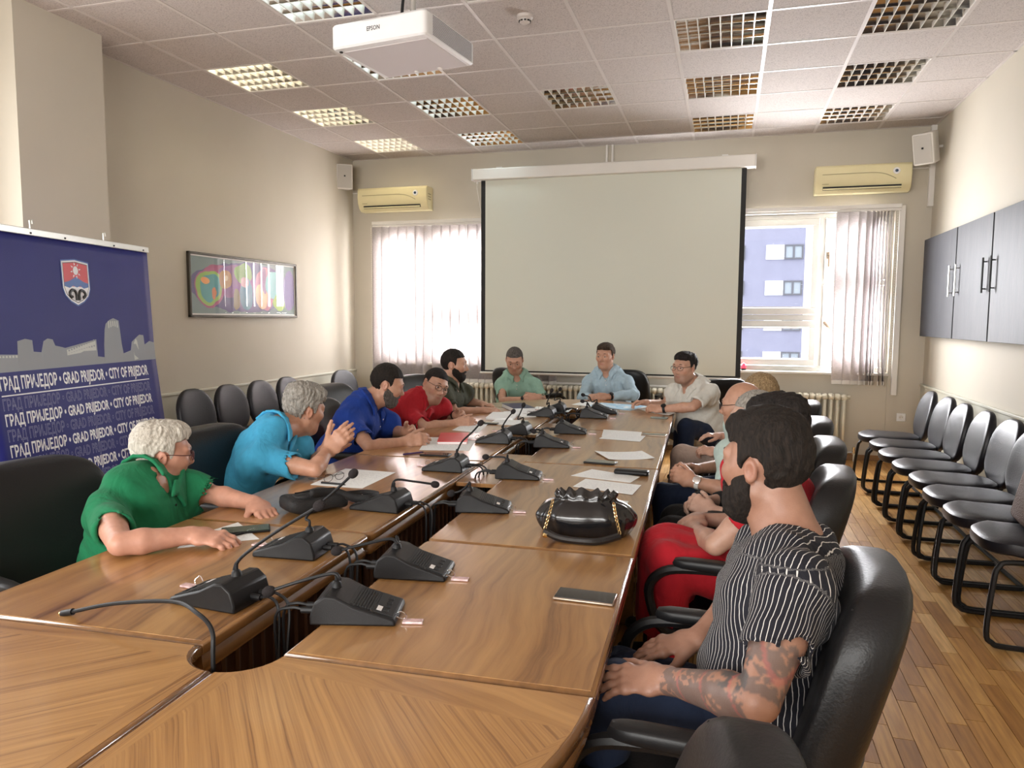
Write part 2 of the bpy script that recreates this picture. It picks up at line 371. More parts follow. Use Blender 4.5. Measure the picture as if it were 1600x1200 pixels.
# ------------------------------------------------------------------ conference table
TO = Vector((-.985, 1.31, 0)); TA = .0335
def tw(a, b, z=0):   # table frame -> world (a across, b along)
    return Vector((TO.x+a*math.cos(TA)-b*math.sin(TA), TO.y+a*math.sin(TA)+b*math.cos(TA), z))
TZ = .75; GW = .098; HW = .765; LEN = 4.36
def uv_mesh(o, fn):
    me = o.data; uvl = me.uv_layers.new(name='UVMap')
    for l in me.loops:
        co = me.vertices[l.vertex_index].co; uvl.data[l.index].uv = fn(co)
def rounded(out, corners, r=.035, n=5):
    # round the listed corner indices of a polygon
    res = []
    L = len(out)
    for i, p in enumerate(out):
        if i in corners:
            a = Vector(out[i-1]+(0,)); b = Vector(p+(0,)); c = Vector(out[(i+1) % L]+(0,))
            p0 = b+(a-b).normalized()*r; p1 = b+(c-b).normalized()*r
            for k in range(n+1):
                t = k/n; q = p0*(1-t)**2+b*2*t*(1-t)+p1*t*t; res.append((q.x, q.y))
        else: res.append(p)
    return res
def inset(out, d):
    n = len(out); res = []
    for i in range(n):
        a, b, c = Vector(out[i-1]), Vector(out[i]), Vector(out[(i+1) % n])
        e1 = (b-a).normalized(); e2 = (c-b).normalized(); n1 = Vector((-e1.y, e1.x)); n2 = Vector((-e2.y, e2.x))
        m = (n1+n2); m = m.normalized() if m.length > 1e-6 else n1
        k = d/max(.5, m.dot(n1)); res.append((b.x+m.x*k, b.y+m.y*k))
    return res
def prof_slab(out, prof):   # outline swept through (inset, z) rings
    mb = MB(); rings = [inset(out, d) for d, z in prof]; n = len(out)
    vs = [(p[0], p[1], prof[i][1]) for i, R in enumerate(rings) for p in R]; fs = []
    for i in range(len(prof)-1):
        for k in range(n): fs.append((i*n+k, i*n+(k+1) % n, (i+1)*n+(k+1) % n, (i+1)*n+k))
    fs.append(tuple(range(n-1, -1, -1))); fs.append(tuple((len(prof)-1)*n+k for k in range(n)))
    return mb.add(vs, fs)
TOPP = [(.006, -.032), (.0, -.026), (.0, -.010), (.003, -.004), (.010, -.001), (.014, 0)]
MOLD = [(.03, -.085), (.012, -.078), (.006, -.062), (.012, -.050), (.018, -.040), (.012, -.033)]
def table_piece(name, label, out, corners, grainf, veneer, apron_edges):
    out = rounded(out, corners)
    t = thing(name, label, 'table', (TO.x, TO.y, 0), TA, 'sections of the oval conference table')
    o = prof_slab(out, [(d, TZ+z) for d, z in TOPP[:-1]]).build('edge_band', M['edge'], t, 50)
    o2 = prof_slab(inset(out, .010), [(0, TZ-.004), (0, TZ-.0006), (.0006, TZ)]).build('tabletop', veneer, t, 30); uv_mesh(o2, grainf)
    prof_slab(out, [(d, TZ+z) for d, z in MOLD]).build('edge_moulding', M['edge'], t, 50)
    for (a, b, zb) in apron_edges:
        a = Vector(a); b = Vector(b); d = (b-a).normalized(); nn = Vector((-d.y, d.x)); L = (b-a).length
        mb = MB(); q = [(a.x, a.y), (b.x, b.y), (b.x+nn.x*.02, b.y+nn.y*.02), (a.x+nn.x*.02, a.y+nn.y*.02)]
        mb.prism(q, zb, TZ-.083); k = int(L/.05)
        for i in range(k):
            c = a+d*(L*(i+.5)/k); mb.tube([(c.x, c.y, zb+.01), (c.x, c.y, TZ-.085)], .008, 6, False)
        mb.build('apron', M['apron'], t, 50)
    return t
def leg_panel(t, x0, x1, y): box('leg', (x0, x1, y-.02, y+.02, .0, TZ-.08), M['edge'], t, .004)
vR = [0, .845, 2.19, 3.35, LEN]; vL = [0, .86, 2.155, 3.35, LEN]
names = ['second', 'third', 'fourth', 'fifth']
for k in range(4):
    g = .0025
    y0, y1 = vR[k]+g, vR[k+1]-g
    gx = random.random()*5; fR = (lambda s: (lambda c: (c.x+s, c.y)))(gx)
    c = [3] if k == 0 else ([0, 3] if k == 1 else [])
    t = table_piece('table_section', ['right-hand table section with a lone phone near its outer edge', 'right-hand table section under the black handbag', 'right-hand table section with papers between two phones', 'farthest straight section on the right of the conference table'][k],
                    [(GW, y0), (HW, y0), (HW, y1), (GW, y1)], c, fR, M['veneer'], [((GW+.03, y1-.03), (GW+.03, y0+.03), .25), ((HW-.06, y0+.03), (HW-.06, y1-.03), .5)])
    leg_panel(t, GW+.06, HW-.1, y0+.06); leg_panel(t, GW+.06, HW-.1, y1-.06)
    y0, y1 = vL[k]+g, vL[k+1]-g
    c = [2] if k == 0 else ([1] if k == 1 else [])
    fL = (lambda s: (lambda c: (c.x+s, c.y)))(gx+9)
    t = table_piece('table_section', ['left-hand table section where the man in green leans', 'left-hand table section with the waist bag and the reading glasses', 'left-hand table section with the red notebook', 'farthest straight section on the left of the conference table'][k],
                    [(-HW-.04, y0), (-GW, y0), (-GW, y1), (-HW-.04, y1)], c, fL, M['veneer'], [((-GW-.03, y0+.03), (-GW-.03, y1-.03), .25), ((-HW+.02, y1-.03), (-HW+.02, y0+.03), .5)])
    leg_panel(t, -HW+.06, -GW-.06, y0+.06); leg_panel(t, -HW+.06, -GW-.06, y1-.06)
# rounded ends: two quarter pieces each, veneer fanned around the hole
def end_pieces(yc, sgn, labs):
    for side, lab in ((1, labs[1]), (-1, labs[0])):
        n = 18; ho = HW if side > 0 else HW+.04
        a0, a1 = (0, PI/2)
        O = [(side*ho*math.cos(a), sgn*.78*math.sin(a)) for a in [a0+(a1-a0)*i/n for i in range(n+1)]]
        I = [(side*GW*math.cos(a), sgn*GW*math.sin(a)) for a in [a0+(a1-a0)*i/8 for i in range(9)]]
        gap = .002
        O = [(x+side*gap*(1 if abs(x) < .01 else 0), y+sgn*gap*(1 if abs(y) < .001 else 0)+yc) for x, y in O]
        I = [(x+side*gap*(1 if abs(x) < .01 else 0), y+sgn*gap*(1 if abs(y) < .001 else 0)+yc) for x, y in I]
        out = O+I[::-1]
        if side*sgn < 0: out = out[::-1]
        def fan(c):
            dx, dy = c.x, c.y-yc; r = math.hypot(dx, dy); a = math.atan2(dy, dx)
            w = math.floor(a/(PI/6)); return (a*.85+w*3.7, r*1.0+w*1.3)
        t = table_piece('table_end', lab, out, [], fan, M['veneerR'], [])
        # panel legs under the round end
        leg_panel(t, min(side*.2, side*.55), max(side*.2, side*.55), yc+sgn*.3)
        mb = MB(); pts = [(x*.88, (y-yc)*.88+yc) for x, y in O]
        for a, b in zip(pts, pts[1:]):
            mb.box(0, (Vector(b)-Vector(a)).length+.002, -.01, .01, .5, TZ-.083, Matrix.Translation((a[0], a[1], 0)) @ Matrix.Rotation(math.atan2(b[1]-a[1], b[0]-a[0]), 4, 'Z'))
        mb.build('apron', M['apron'], t, 50)
end_pieces(0, -1, ('near rounded table end, left quarter with fanned veneer', 'near rounded table end, right quarter with fanned veneer'))
end_pieces(LEN, 1, ('far rounded table end, left quarter in front of the man in mint', 'far rounded table end, right quarter with the blue map on it'))
# loose boards that cover the cable well between the two rows
for a, b, lab in ((1.72, 2.44, 'nearer plain wooden board covering the cable well'), (3.12, 3.66, 'farther plain wooden board covering the cable well')):
    o = box('well_cover', (-GW+.004, GW-.004, a, b, TZ-.03, TZ-.012), M['veneer'], None, .002); uv_mesh(o, lambda c: (c.x+3, c.y))
    o.location = (TO.x, TO.y, 0); o.rotation_euler = (0, 0, TA); tag(o, lab, 'board', 'cover boards of the cable well')
    # cleats that hold it
# ------------------------------------------------------------------ windows in the back wall
M['frame'] = mat('window_frame_paint', (.62, .60, .55), .4)
M['gask'] = mat('window_gasket', (.12, .11, .10), .6)
def pane(parent, x0, x1, z0, z1, y, fw=.07, name='sash'):
    mb = MB()
    mb.box(x0, x1, y-.03, y+.03, z0, z0+fw); mb.box(x0, x1, y-.03, y+.03, z1-fw, z1)
    mb.box(x0, x0+fw, y-.03, y+.03, z0+fw, z1-fw); mb.box(x1-fw, x1, y-.03, y+.03, z0+fw, z1-fw)
    s = mb.build(name, M['frame'], parent, 0, .006)
    box('pane', (x0+fw, x1-fw, y-.004, y+.004, z0+fw, z1-fw), M['glass'], s)
    g = MB(); a, b, c, d = x0+fw, x1-fw, z0+fw, z1-fw
    for q in ((a, b, c, c+.012), (a, b, d-.012, d), (a, a+.012, c+.012, d-.012), (b-.012, b, c+.012, d-.012)): g.box(q[0], q[1], y-.034, y-.028, q[2], q[3])
    g.build('glazing_bead', M['whitep'], s, 0)
    return s
def handle(parent, x, z, y, horiz=False, tilt=0):
    mb = MB(); Mx = Matrix.Translation((x, y, z)) @ Matrix.Rotation((PI/2 if horiz else 0)+tilt, 4, 'Y')
    mb.box(-.013, .013, -.012, 0, -.035, .035, Mx); mb.box(-.008, .008, -.045, -.012, -.008, .008, Mx); mb.box(-.009, .009, -.055, -.042, -.12, .012, Mx)
    mb.build('window_handle', M['handle'], parent, 0, .003)
M['handle'] = mat('bronze_handle', (.26, .20, .14), .35, .7)
def window(n, W_, fan):
    x0, x1, z0, z1 = W_; y = YB+.13
    w = tag(bpy.data.objects.new('window_%d' % n, None), kind='structure'); C.objects.link(w)
    mb = MB(); f = .05
    mb.box(x0, x1, y-.035, y+.035, z0, z0+f); mb.box(x0, x1, y-.035, y+.035, z1-f, z1); mb.box(x0, x0+f, y-.035, y+.035, z0+f, z1-f); mb.box(x1-f, x1, y-.035, y+.035, z0+f, z1-f)
    # mullions: narrow bay at the outer side, two bays left of it
    mull = []
    if fan > 0: mull = [.935, (.935+x0)/2+.02]
    else: mull = [x0+.66, (x0+.66+x1)/2]
    for m_ in mull[:1]: mb.box(m_-.03, m_+.03, y-.0345, y+.0345, z0+f, z1-f)
    mb.box(x0+f if fan > 0 else mull[0]+.03, mull[0]-.03 if fan > 0 else x1-f, y-.034, y+.034, 1.46, 1.52)
    mb.box(mull[1]-.03, mull[1]+.03, y-.0345, y+.0345, 1.52, z1-f)
    if fan > 0: mb.box(mull[0]+.03, x1-f, y-.034, y+.034, 1.83, 1.88)
    mb.build('window_frame', M['frame'], w, 0, .005)
    g = .004
    if fan > 0:
        a = pane(w, mull[1]+.03+g, mull[0]-.03-g, 1.52+g, z1-f-g, y-.03); handle(a, mull[1]+.055, 2.0, y-.06)
        pane(w, x0+f+g, mull[1]-.03-g, 1.52+g, z1-f-g, y-.03)
        a = pane(w, x0+f+g, mull[0]-.03-g, z0+f+g, 1.46-g, y-.03); handle(a, mull[1]-.02, 1.425, y-.06, True)
        a = pane(w, mull[0]+.03+g, x1-f-g, 1.88+g, z1-f-g, y-.03); handle(a, mull[0]+.06, 2.14, y-.06)
        a = pane(w, mull[0]+.03+g, x1-f-g, z0+f+g, 1.83-g, y-.03); handle(a, mull[0]+.065, 1.42, y-.06, False, -.7)
    else:
        pane(w, x0+f+g, mull[0]-.03-g, z0+f+g, z1-f-g, y-.03)
        pane(w, mull[0]+.03+g, mull[1]-.03-g, 1.52+g, z1-f-g, y-.03); pane(w, mull[1]+.03+g, x1-f-g, 1.52+g, z1-f-g, y-.03)
        pane(w, mull[0]+.03+g, x1-f-g, z0+f+g, 1.46-g, y-.03)
    box('window_sill', (x0, x1, YB-.06, y-.035, z0-.025, z0+.001), M['whitep'], w, .006)
window(1, WINL, -1); window(2, WINR, 1)
# window behind the photographer
w3 = tag(bpy.data.objects.new('window_3', None), kind='structure'); C.objects.link(w3)
for a, b in ((-4.0, -1.8), (-1.8, .4)): pane(w3, a, b, .9, 2.8, YN-.1, .09)
w4 = tag(bpy.data.objects.new('window_4', None), kind='structure'); C.objects.link(w4)
mb = MB()
for q in ((.2, 3.3, .9, .98), (.2, 3.3, 2.67, 2.75), (.2, .28, .98, 2.67), (3.22, 3.3, .98, 2.67), (1.7, 1.8, .98, 2.67)): mb.box(XL-.14, XL-.08, *q)
fr_ = mb.build('window_frame', M['frame'], w4, 0, .005)
for a, b in ((.28, 1.7), (1.8, 3.22)): box('pane', (XL-.115, XL-.107, a, b, .98, 2.67), M['glass'], w4)

# vertical blinds
def fabric_mat():
    m = bpy.data.materials.new('blind_fabric'); m.use_nodes = True; nt = m.node_tree; b = principled(m); out = nt.nodes['Material Output']
    b.inputs['Base Color'].default_value = (.80, .76, .74, 1); b.inputs['Roughness'].default_value = .9
    tc = N(nt, 'ShaderNodeNewGeometry'); mp = N(nt, 'ShaderNodeMapping'); mp.inputs['Scale'].default_value = (40, 40, 260); nt.links.new(tc.outputs['Position'], mp.inputs[0])
    nz = N(nt, 'ShaderNodeTexNoise', Scale=1.0, Detail=3.0); nt.links.new(mp.outputs[0], nz.inputs['Vector'])
    r = ramp(nt, [(.3, (.66, .62, .62)), (.7, (.84, .80, .80))]); nt.links.new(nz.outputs['Fac'], r.inputs[0]); nt.links.new(r.outputs[0], b.inputs['Base Color'])
    t = N(nt, 'ShaderNodeBsdfTranslucent'); nt.links.new(r.outputs[0], t.inputs[0]); mx = N(nt, 'ShaderNodeMixShader'); mx.inputs[0].default_value = .62
    nt.links.new(b.outputs[0], mx.inputs[1]); nt.links.new(t.outputs[0], mx.inputs[2]); nt.links.new(mx.outputs[0], out.inputs[0])
    return m
M['blind'] = fabric_mat(); M['blind_stack'] = fabric_mat()
for n_ in M['blind_stack'].node_tree.nodes:
    if n_.type == 'MIX_SHADER': n_.inputs[0].default_value = .22
def slat(parent, x, y, z0, z1, ang, sway=0):
    mb = MB(); n = 8; w = .0635; q = []
    rows = 6
    for k in range(rows+1):
        t = k/rows; z = z1-(z1-z0)*t
        for i in range(n+1):
            s = (i/n-.5)*2*w; b = .008*(1-(2*i/n-1)**2)
            q.append((x+s*math.cos(ang)-b*math.sin(ang)+sway*t*t, y+s*math.sin(ang)+b*math.cos(ang), z))
    m = n+1
    o = mb.add(q, [(k*m+i, k*m+i+1, (k+1)*m+i+1, (k+1)*m+i) for k in range(rows) for i in range(n)]).build('slat', M['blind'] if parent.name == 'vertical_blind' else M['blind_stack'], parent, 60)
    sd = o.modifiers.new('thickness', 'SOLIDIFY'); sd.thickness = .0012
    box('weight', (-.06, .06, -.004, .004, -.02, .02), M['whitep'], o).matrix_local = Matrix.Translation((x+sway, y+.004, z0+.022)) @ Matrix.Rotation(ang, 4, 'Z')
bl = thing('vertical_blind', 'closed vertical fabric blind left of the projection screen', 'blind', (0, 0, 0))
rl = MB().box(-4.2, -1.8, YB-.10, YB-.05, 2.59, 2.63); rl.box(-4.2, -1.8, YB-.085, YB-.065, 2.565, 2.59); rl.build('rail', M['whitep'], bl, 0, .004)
x = -4.14; k = 0
while x < -1.85:
    a = [.25, .9, .35, .3, .35, .55, 1.0, .3, .35, .3, .3, .35, .3, .28][k % 14]
    slat(bl, x, YB-.075, .70, 2.565, a+random.uniform(-.05, .05), random.uniform(-.03, .035) if k > 2 else -.01); x += .112; k += 1
br = thing('vertical_blind', 'grey vertical blind gathered at the right side of the open window', 'blind', (0, 0, 0))
rl = MB().box(.05, 1.64, YB-.10, YB-.05, 2.59, 2.63); rl.box(.05, 1.64, YB-.085, YB-.065, 2.565, 2.59); rl.build('rail', M['whitep'], br, 0, .004)
for x, a in ((1.10, .15), (1.21, .25), (1.30, .5), (1.36, .75), (1.40, 1.05), (1.43, 1.2), (1.46, 1.25), (1.49, 1.3), (1.52, 1.3), (1.555, 1.35)):
    slat(br, x, YB-.075, .80, 2.565, a, random.uniform(-.02, .02))
for (b, xx) in ((bl, (-4.20, -3.72, -2.98)), (br, (1.60,))):
    for i, x in enumerate(xx):
        mb = MB(); 
        for k in range(60): mb.lathe([(.0015, 0), (.004, .006), (.004, .010), (.0015, .016)], 5, Matrix.Translation((x, YB-.115, 1.0+k*.026)))
        mb.tube([(x, YB-.115, .98), (x, YB-.115, 2.58)], .0012, 4); tag(mb.build('bead_chain', M['whitep'], b), kind='stuff')

# ------------------------------------------------------------------ projection screen
YS = 8.06
ps = thing('projection_screen', 'large pulled-down projection screen with black side borders', 'screen')
pA = aY(740, 265, YS); pB = aY(1181, 243, YS); zt = (pA.z+pB.z)/2; x0, x1 = pA.x, pB.x
box('casing', (x0, x1, YS-.06, YS+.06, zt-.125, zt), M['whitep'], ps, .012)
xa, xb = aY(752, 290, YS).x, aY(1167, 270, YS).x; zb = aY(755, 582, YS).z
box('fabric', (xa+.05, xb-.05, YS-.001, YS+.001, zb+.03, zt-.11), M['screenw'], ps)
box('backing', (xa, xb, YS+.003, YS+.0045, zb+.01, zt-.11), M['blackm'], ps)  # unseen black layer, added to stop light bouncing back onto the window frames
for a, b in ((xa, xa+.05), (xb-.05, xb)): box('border', (a, b, YS-.0015, YS+.0015, zb+.0, zt-.11), M['blackm'], ps)
MB().tube([(xa-.01, YS, zb), (xb+.01, YS, zb)], .014, 12).build('bottom_bar', M['whitep'], ps)
for x in (x0+.30, x1-.30): box('hanger', (x-.03, x+.03, YS-.01, YS+.20, zt, zt+.02), M['alu'], ps); box('bracket', (x-.02, x+.02, YB-.12, YB, zt, zt+.02), M['alu'], ps)
box('end_cap', (x0-.006, x0, YS-.062, YS+.062, zt-.127, zt+.002), M['white'], ps, .002); box('end_cap', (x1, x1+.006, YS-.062, YS+.062, zt-.127, zt+.002), M['white'], ps, .002)
mb = MB().tube([(x0+.055, YS-.03, zt-.15), (x0+.05, YS-.03, zt-.2), (x0+.07, YS+.08, 2.64)], .004, 6); mb.lathe([(.012, -.01), (.012, .01)], 10, Matrix.Translation((x0+.055, YS-.03, zt-.15))); mb.build('pull_rod', M['whitep'], ps)
for i, u in enumerate((948, 957)):
    a = aY(u, 240, YB-.03)
    tag(MB().tube([(a.x, YB-.025, ZC), (a.x, YB-.025, .1)], .012, 10).build('heating_pipe', M['whitep']), ('left' if i == 0 else 'right')+' thin heating pipe rising above the projection screen', 'pipe', 'pipes above the screen')

# ------------------------------------------------------------------ split air conditioners
def aircon(cx, w, lab, y=YB):
    t = thing('air_conditioner', lab, 'air conditioner', (cx, y, 2.88), 0, 'air conditioners above the windows')
    h = .27; d = .20
    prof = [(0, -h/2), (-d*.55, -h/2), (-d*.8, -h/2+.035), (-d*.93, -.05), (-d, .02), (-d*.98, h/2-.02), (-d*.9, h/2), (0, h/2)]
    mb = MB(); n = len(prof); vs = [(-w/2, a, b) for a, b in prof]+[(w/2, a, b) for a, b in prof]
    mb.add(vs, [tuple(range(n)), tuple(range(2*n-1, n-1, -1))]+[(i, n+i, n+(i+1) % n, (i+1) % n) for i in range(n)])
    mb.build('housing', M['cream'], t, 30, .006)
    # outlet slot with its flap
    mb = MB(); mb.box(-w*.42, w*.40, -d*.90, -d*.80, -h/2+.030, -h/2+.062); mb.build('outlet', M['blackm'], t, 0)
    mb = MB(); mb.box(-w*.42, w*.40, -d*.955, -d*.93, -h/2+.030, -h/2+.044); mb.build('flap', M['cream'], t, 0, .002)
    mb = MB(); pts = [(-w*.43, -d*1.0, .045), (-w*.05, -d*1.0, .047), (w*.12, -d*1.0, .045), (w*.22, -d*1.005, .030), (w*.30, -d*.99, .0), (w*.34, -d*.97, -.02)]
    mb.tube(spline(pts), .0035, 6).build('groove', M['creamd'], t)
    kx = w*.34 if True else 0
    mb = MB().lathe([(.034, 0), (.030, .008), (.0, .010)], 20, Matrix.Translation((kx, -d*.985, .055)) @ Matrix.Rotation(PI/2, 4, 'X')); mb.build('display_ring', M['white'], t)
    mb = MB().lathe([(.016, .006), (.014, .014), (0, .018)], 16, Matrix.Translation((kx, -d*.985, .055)) @ Matrix.Rotation(PI/2, 4, 'X')); mb.build('display_eye', mat('display_blue', (.03, .06, .12), .2), t)
    box('brand_plate', (-w*.43, -w*.36, -d*.97, -d*.955, -.052, -.046), M['creamd'], t)
    for s in (0, 1, 2): box('side_vent', (w/2, w/2+.002, -d*.75, -d*.35, -.02+s*.03, -.008+s*.03), M['creamd'], t)
    return t
aircon(-3.885, .90, 'cream split air conditioner above the closed left blind')
aircon(1.255, .88, 'cream split air conditioner above the right window')
for nm, pts, lab in (('cable_duct', [(-4.49, YB-.02, 2.99), (-4.34, YB-.02, 2.99)], 'short grey conduit between left speaker corner and air conditioner'),
                     ('cable_duct', [(1.69, YB-.02, 2.98), (1.92, YB-.02, 2.98)], 'short grey conduit between right air conditioner and the corner')):
    tag(MB().tube(pts, .007, 6).build(nm, M['whitep']), lab, 'conduit')
o = box('cable_trunking', (XR-.05, XR, YB-.045, YB, 2.60, ZC), M['whitep'], None, .003); tag(o, 'white vertical cable trunking in the right corner behind the speaker', 'trunking')
o = box('cable_trunking', (1.63, 1.685, YB-.045, YB, .70, 2.62), M['whitep'], None, .003); tag(o, 'white vertical trunking beside the gathered right blind', 'trunking')

# ------------------------------------------------------------------ wall speakers
def speaker(loc, rz, rx, lab, wallv):
    t = thing('wall_speaker', lab, 'speaker', loc, rz, 'wall speakers in the far corners')
    Mx = Matrix.Rotation(rx, 4, 'X')
    w, h, d = .19, .29, .20
    mb = MB(); out = [(-w/2, -d/2), (w/2, -d/2), (w*.36, d/2), (-w*.36, d/2)]
    mb.prism(out, -h/2, h/2, Mx); mb.build('cabinet', M['whitep'], t, 30, .015, 3)
    MB().box(-w/2+.012, w/2-.012, -d/2-.004, -d/2+.004, -h/2+.014, h/2-.014, Mx).build('grille', mat('speaker_grille', (.50, .47, .42), .7, bump=.5, bscale=500), t, 0, .006)
    MB().box(-.009, .009, -d/2-.007, -d/2-.003, .0, .018, Mx).build('badge', M['black'], t, 0)
    mb = MB().tube([Mx @ Vector((0, d/2, 0)), Vector((0, d/2+.05, .03)), Vector(wallv)], .012, 8); mb.lathe([(.03, -.01), (.03, .01)], 12, Matrix.Translation(wallv)); mb.build('bracket', M['whitep'], t)
speaker(aY(538, 277, 8.12), .55, .10, 'off-white wall speaker in the left far corner', (-.12, .16, .03))
speaker(aY(1449, 231, 8.02), -.62, .28, 'off-white tilted wall speaker in the right far corner', (.13, .17, .03))

# ------------------------------------------------------------------ cast-iron radiators
def radiator(x0, x1, lab, valve):
    t = thing('radiator', lab, 'radiator', ((x0+x1)/2, YB-.10, 0), 0, 'cast-iron radiators under the windows')
    n = max(3, round((x1-x0)/.062)); L = x1-x0
    mb = MB()
    for dy in (-.045, .045):
        mb.tube([(0, dy, .10), (0, dy, .66)], .017, 8)
    for z in (.09, .67): mb.pad(.062, .15, .07, .7, .6, 12, 8, M=Matrix.Translation((0, 0, z)))
    me = mb.mesh('column'); me.materials.append(M['radi']); me.polygons.foreach_set('use_smooth', [True]*len(me.polygons))
    for i in range(n):
        o = bpy.data.objects.new('column', me); C.objects.link(o); o.parent = t; o.location = (-L/2+(i+.5)*L/n, 0, 0)
    mb = MB().tube([(-L/2-.03, 0, .67), (L/2+.03, 0, .67)], .019, 10); mb.tube([(-L/2, 0, .09), (L/2+.02, 0, .09)], .019, 10); mb.build('header_pipe', M['radi'], t)
    if valve:
        mb = MB().tube([(L/2+.02, 0, .09), (L/2+.09, 0, .09)], .010, 8); mb.tube([(L/2+.09, 0, .12), (L/2+.09, 0, .0)], .010, 8); mb.build('supply_pipe', M['radi'], t)
        mb = MB().tube([(L/2+.03, 0, .09), (L/2+.07, 0, .09)], .017, 8); mb.tube([(L/2+.09, 0, .085), (L/2+.09, 0, .15)], .016, 8); mb.build('valve', M['chrome'], t)
    for s in (-1, 1): box('foot', (s*L*.4-.015, s*L*.4+.015, -.04, .04, 0, .08), M['radi'], t)
radiator(.10, 1.21, 'cream column radiator under the open right window', True)
radiator(-4.05, -2.55, 'cream column radiator under the closed left blind', True)
radiator(-2.3, -.6, 'cream column radiator behind the men at the table head', False)
tag(MB().tube([(-2.5, YB-.06, .72), (-.4, YB-.06, .72)], .014, 8).build('heating_pipe', M['whitep']), 'horizontal white pipe on the wall under the projection screen', 'pipe')
# socket
t = thing('wall_socket', 'white wall socket left of the far right chair', 'socket', (1.745, YB-.006, .47))
box('plate', (-.042, .042, -.006, .006, -.042, .042), M['white'], t, .003)
MB().lathe([(.021, -.001), (.021, .004), (.018, .002)], 20, Matrix.Translation((0, -.006, 0)) @ Matrix.Rotation(PI/2, 4, 'X')).build('insert', M['whitep'], t)
for s in (-.0095, .0095): MB().lathe([(.0028, 0), (.0028, .003)], 8, Matrix.Translation((s, -.0085, 0)) @ Matrix.Rotation(PI/2, 4, 'X')).build('pin_hole', M['blackm'], t)
# red lamp on the sill
t = thing('signal_lamp', 'small glowing red lamp on the window sill beside the screen edge', 'lamp', (aY(1161, 576, YB-.02).x+.005, YB-.02, .921))
MB().lathe([(.025, 0), (.028, .01), (.028, .02)], 16).build('base', M['black'], t)
MB().lathe([(.026, .02), (.028, .04), (.022, .065), (.008, .078), (0, .08)], 16).build('lens', mat('red_lens', (.8, .03, .05), .2, em=((1, .03, .06), 1.6)), t)

# ------------------------------------------------------------------ dark wall cabinets on the right wall
cabs = [(7.07, 8.15), (6.18, 7.05), (5.10, 6.16), (4.05, 5.08)]
cl = ['dark laminate wall cabinet farthest away, nearest the corner', 'dark laminate wall cabinet, second from the far corner', 'dark laminate wall cabinet, third from the far corner', 'dark laminate wall cabinet cut by the right edge of the picture']
for (a, b), lab in zip(cabs, cl):
    t = thing('wall_cabinet', lab, 'cabinet', (XR, (a+b)/2, 1.31), 0, 'dark wall cabinets'); h = b-a
    box('body', (-.085, 0, -h/2+.002, h/2-.002, 0, .94), M['cab'], t, .002)
    dw = 1 if (b > 8 or a > 7) else 1
    nd = 1
    d = box('door', (-.104, -.086, -h/2+.003, h/2-.003, .002, .938), M['cab'], t, .002)
    yy = h/2-.09 if lab == cl[1] else -h/2+.09
    if lab == cl[2]: yy = h/2-.07
    if lab == cl[0]: yy = -h/2+.07
    mb = MB().tube([(-.130, yy, .36), (-.130, yy, .62)], .007, 8); mb.tube([(-.130, yy, .39), (-.104, yy, .39)], .005, 6); mb.tube([(-.130, yy, .59), (-.104, yy, .59)], .005, 6)
    mb.build('handle', M['alu'] if lab in cl[:2] else M['black'], d)
    if lab == cl[1]:
        yy = -h/2+.09; mb = MB().tube([(-.130, yy, .36), (-.130, yy, .62)], .007, 8); mb.tube([(-.130, yy, .39), (-.104, yy, .39)], .005, 6); mb.tube([(-.130, yy, .59), (-.104, yy, .59)], .005, 6); mb.build('handle', M['black'], d)

